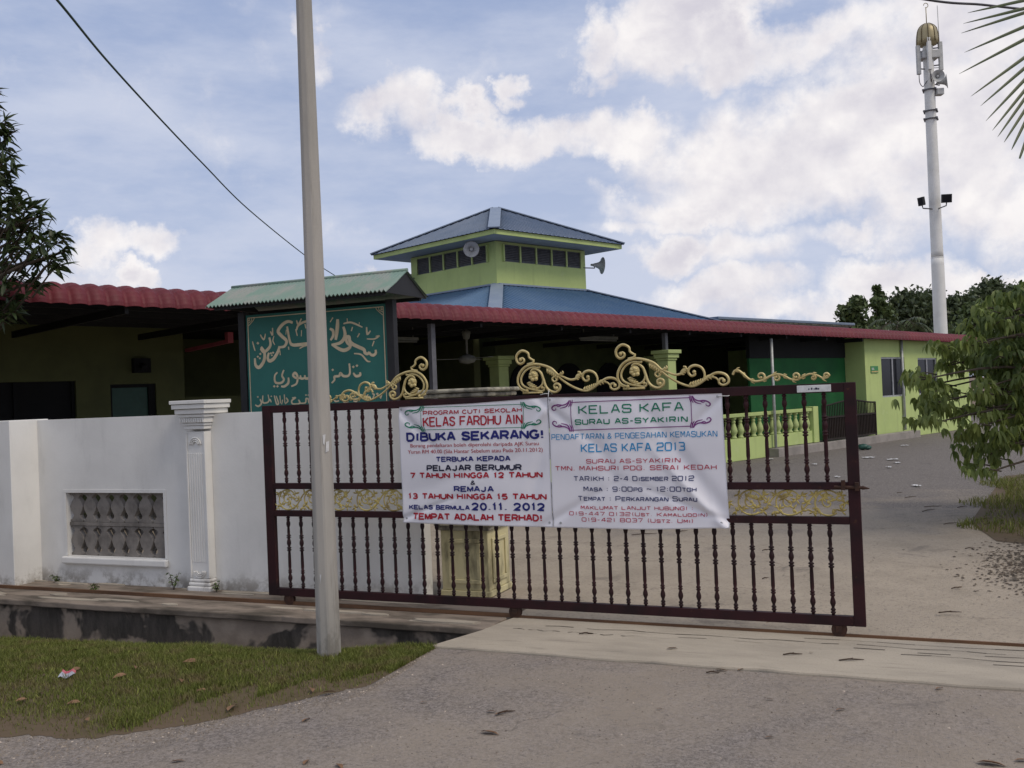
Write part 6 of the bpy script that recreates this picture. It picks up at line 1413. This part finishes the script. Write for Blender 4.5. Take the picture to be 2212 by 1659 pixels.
def twig(p, L, yaw, label, group):
    mb = MB(); d = Vector((math.cos(yaw), math.sin(yaw), 0)); pt = [p, p + d * L * .4 + Vector((0, 0, .006)), p + d * L * .75 + Vector((-d.y, d.x, 0)) * L * .06, p + d * L]
    mb.tube(pt, [.004, .005, .004, .002], 5); mb.tube([pt[1], pt[1] + (d + Vector((-d.y, d.x, 0)) * .7).normalized() * L * .25], [.003, .0015], 5); solo('twig', mb, M_twig, label, 'twig', W, p, group)
Z3 = (1500, 700, 2.0256)
for x, y, L in ((1600, 1135, .25), (1700, 1182, .25), (1690, 1205, .3), (1870, 1185, .2), (1960, 1250, .3), (1870, 1280, .35), (1800, 1270, .2), (1560, 1110, .12), (1910, 1395, .1), (1840, 1600, .1), (870, 1405, .1), (200, 1325, .3), (440, 1310, .15), (870, 1550, .08)):
    p = gnd(*zm(x, y, *Z3)); p.z = .002; twig(p, L, r.uniform(-.35, .35) + .3, 'brown twig fallen on the yard paving', 'twigs on the yard paving')
for x, y, L in ((1600, 364, .15), (1930, 205, .16), (1415, 345, .12), (1160, 395, .08), (470, 530, .1), (740, 275, .1)):
    p = gnd(*zm(x, y, 900, 1400, 1.3073)); p.z = .018 if G.of(p).y > DN0 else 0.; twig(p, L, r.uniform(-.3, .3), 'brown twig lying on the concrete apron or asphalt before the gate', 'twigs before the gate')
pap = [(1415, 930, .35), (1540, 940, .36), (1565, 958, .15), (1520, 980, .12), (1600, 868, .28), (1140, 965, .12), (915, 938, .16), (1255, 1030, .08), (1660, 1075, .14)]
for x, y, s_ in pap:
    p = gnd(*zm(x, y, *Z3)); mb = MB(); w_ = s_ * .34; d_ = .09
    vs = [(p.x - w_ + 2 * w_ * i / 4, p.y - d_ + 2 * d_ * j / 3, .006 + .02 * abs(math.sin(i * 1.7 + j * 2.3 + x))) for i in range(5) for j in range(4)]
    mb.add(vs, [(i * 4 + j, i * 4 + 4 + j, i * 4 + 5 + j, i * 4 + 1 + j) for i in range(4) for j in range(3)], 0, True); solo('paper_sheet', mb, M_paper, 'white sheet of paper lying on the yard paving', 'paper', W, (p.x, p.y, 0), 'papers on the yard paving')
p = gnd(*zm(415, 618, *ZL)); p.z = vergez(p) + .016; mb = MB(); vs = [(p.x + .042 * (i - 2) * .5, p.y + .032 * (j - 1), p.z + .010 * math.sin(i * 2 + j) + .006 * j) for i in range(5) for j in range(3)]
mb.add(vs, [(i * 3 + j, i * 3 + 3 + j, i * 3 + 4 + j, i * 3 + 1 + j) for i in range(4) for j in range(2)], 0, True); mb.add([(vs[i * 3 + 2][0], vs[i * 3 + 2][1] + q * .012, vs[i * 3 + 2][2] + q * .012) for q in (0, 1) for i in range(5)], [(i, i + 1, 6 + i, 5 + i) for i in range(4)], 1)
solo('plastic_wrapper', mb, [plain('crumpled_wrapper', (.40, .41, .46), (.30, .31, .36), 20, .45), M_red_pink], 'crumpled pale plastic wrapper lying in the grass verge', 'wrapper', W, p)
p = gnd(*zm(1388, 888, *Z3)); mb = MB(); mb.ellip((p.x, p.y, .07), .16, .12, .07, 9, 5); mb.ellip((p.x + .1, p.y - .03, .05), .1, .1, .05, 8, 5)
mb.v = [(a + r.uniform(-.015, .015), b + r.uniform(-.015, .015), c + r.uniform(-.01, .012)) for a, b, c in mb.v]
solo('plastic_bag', mb, plain('dark_green_bag', (.02, .07, .05), (.04, .1, .08), 15, .35), 'crumpled dark green plastic bag on the paving below the step', 'bag', W, (p.x, p.y, 0))
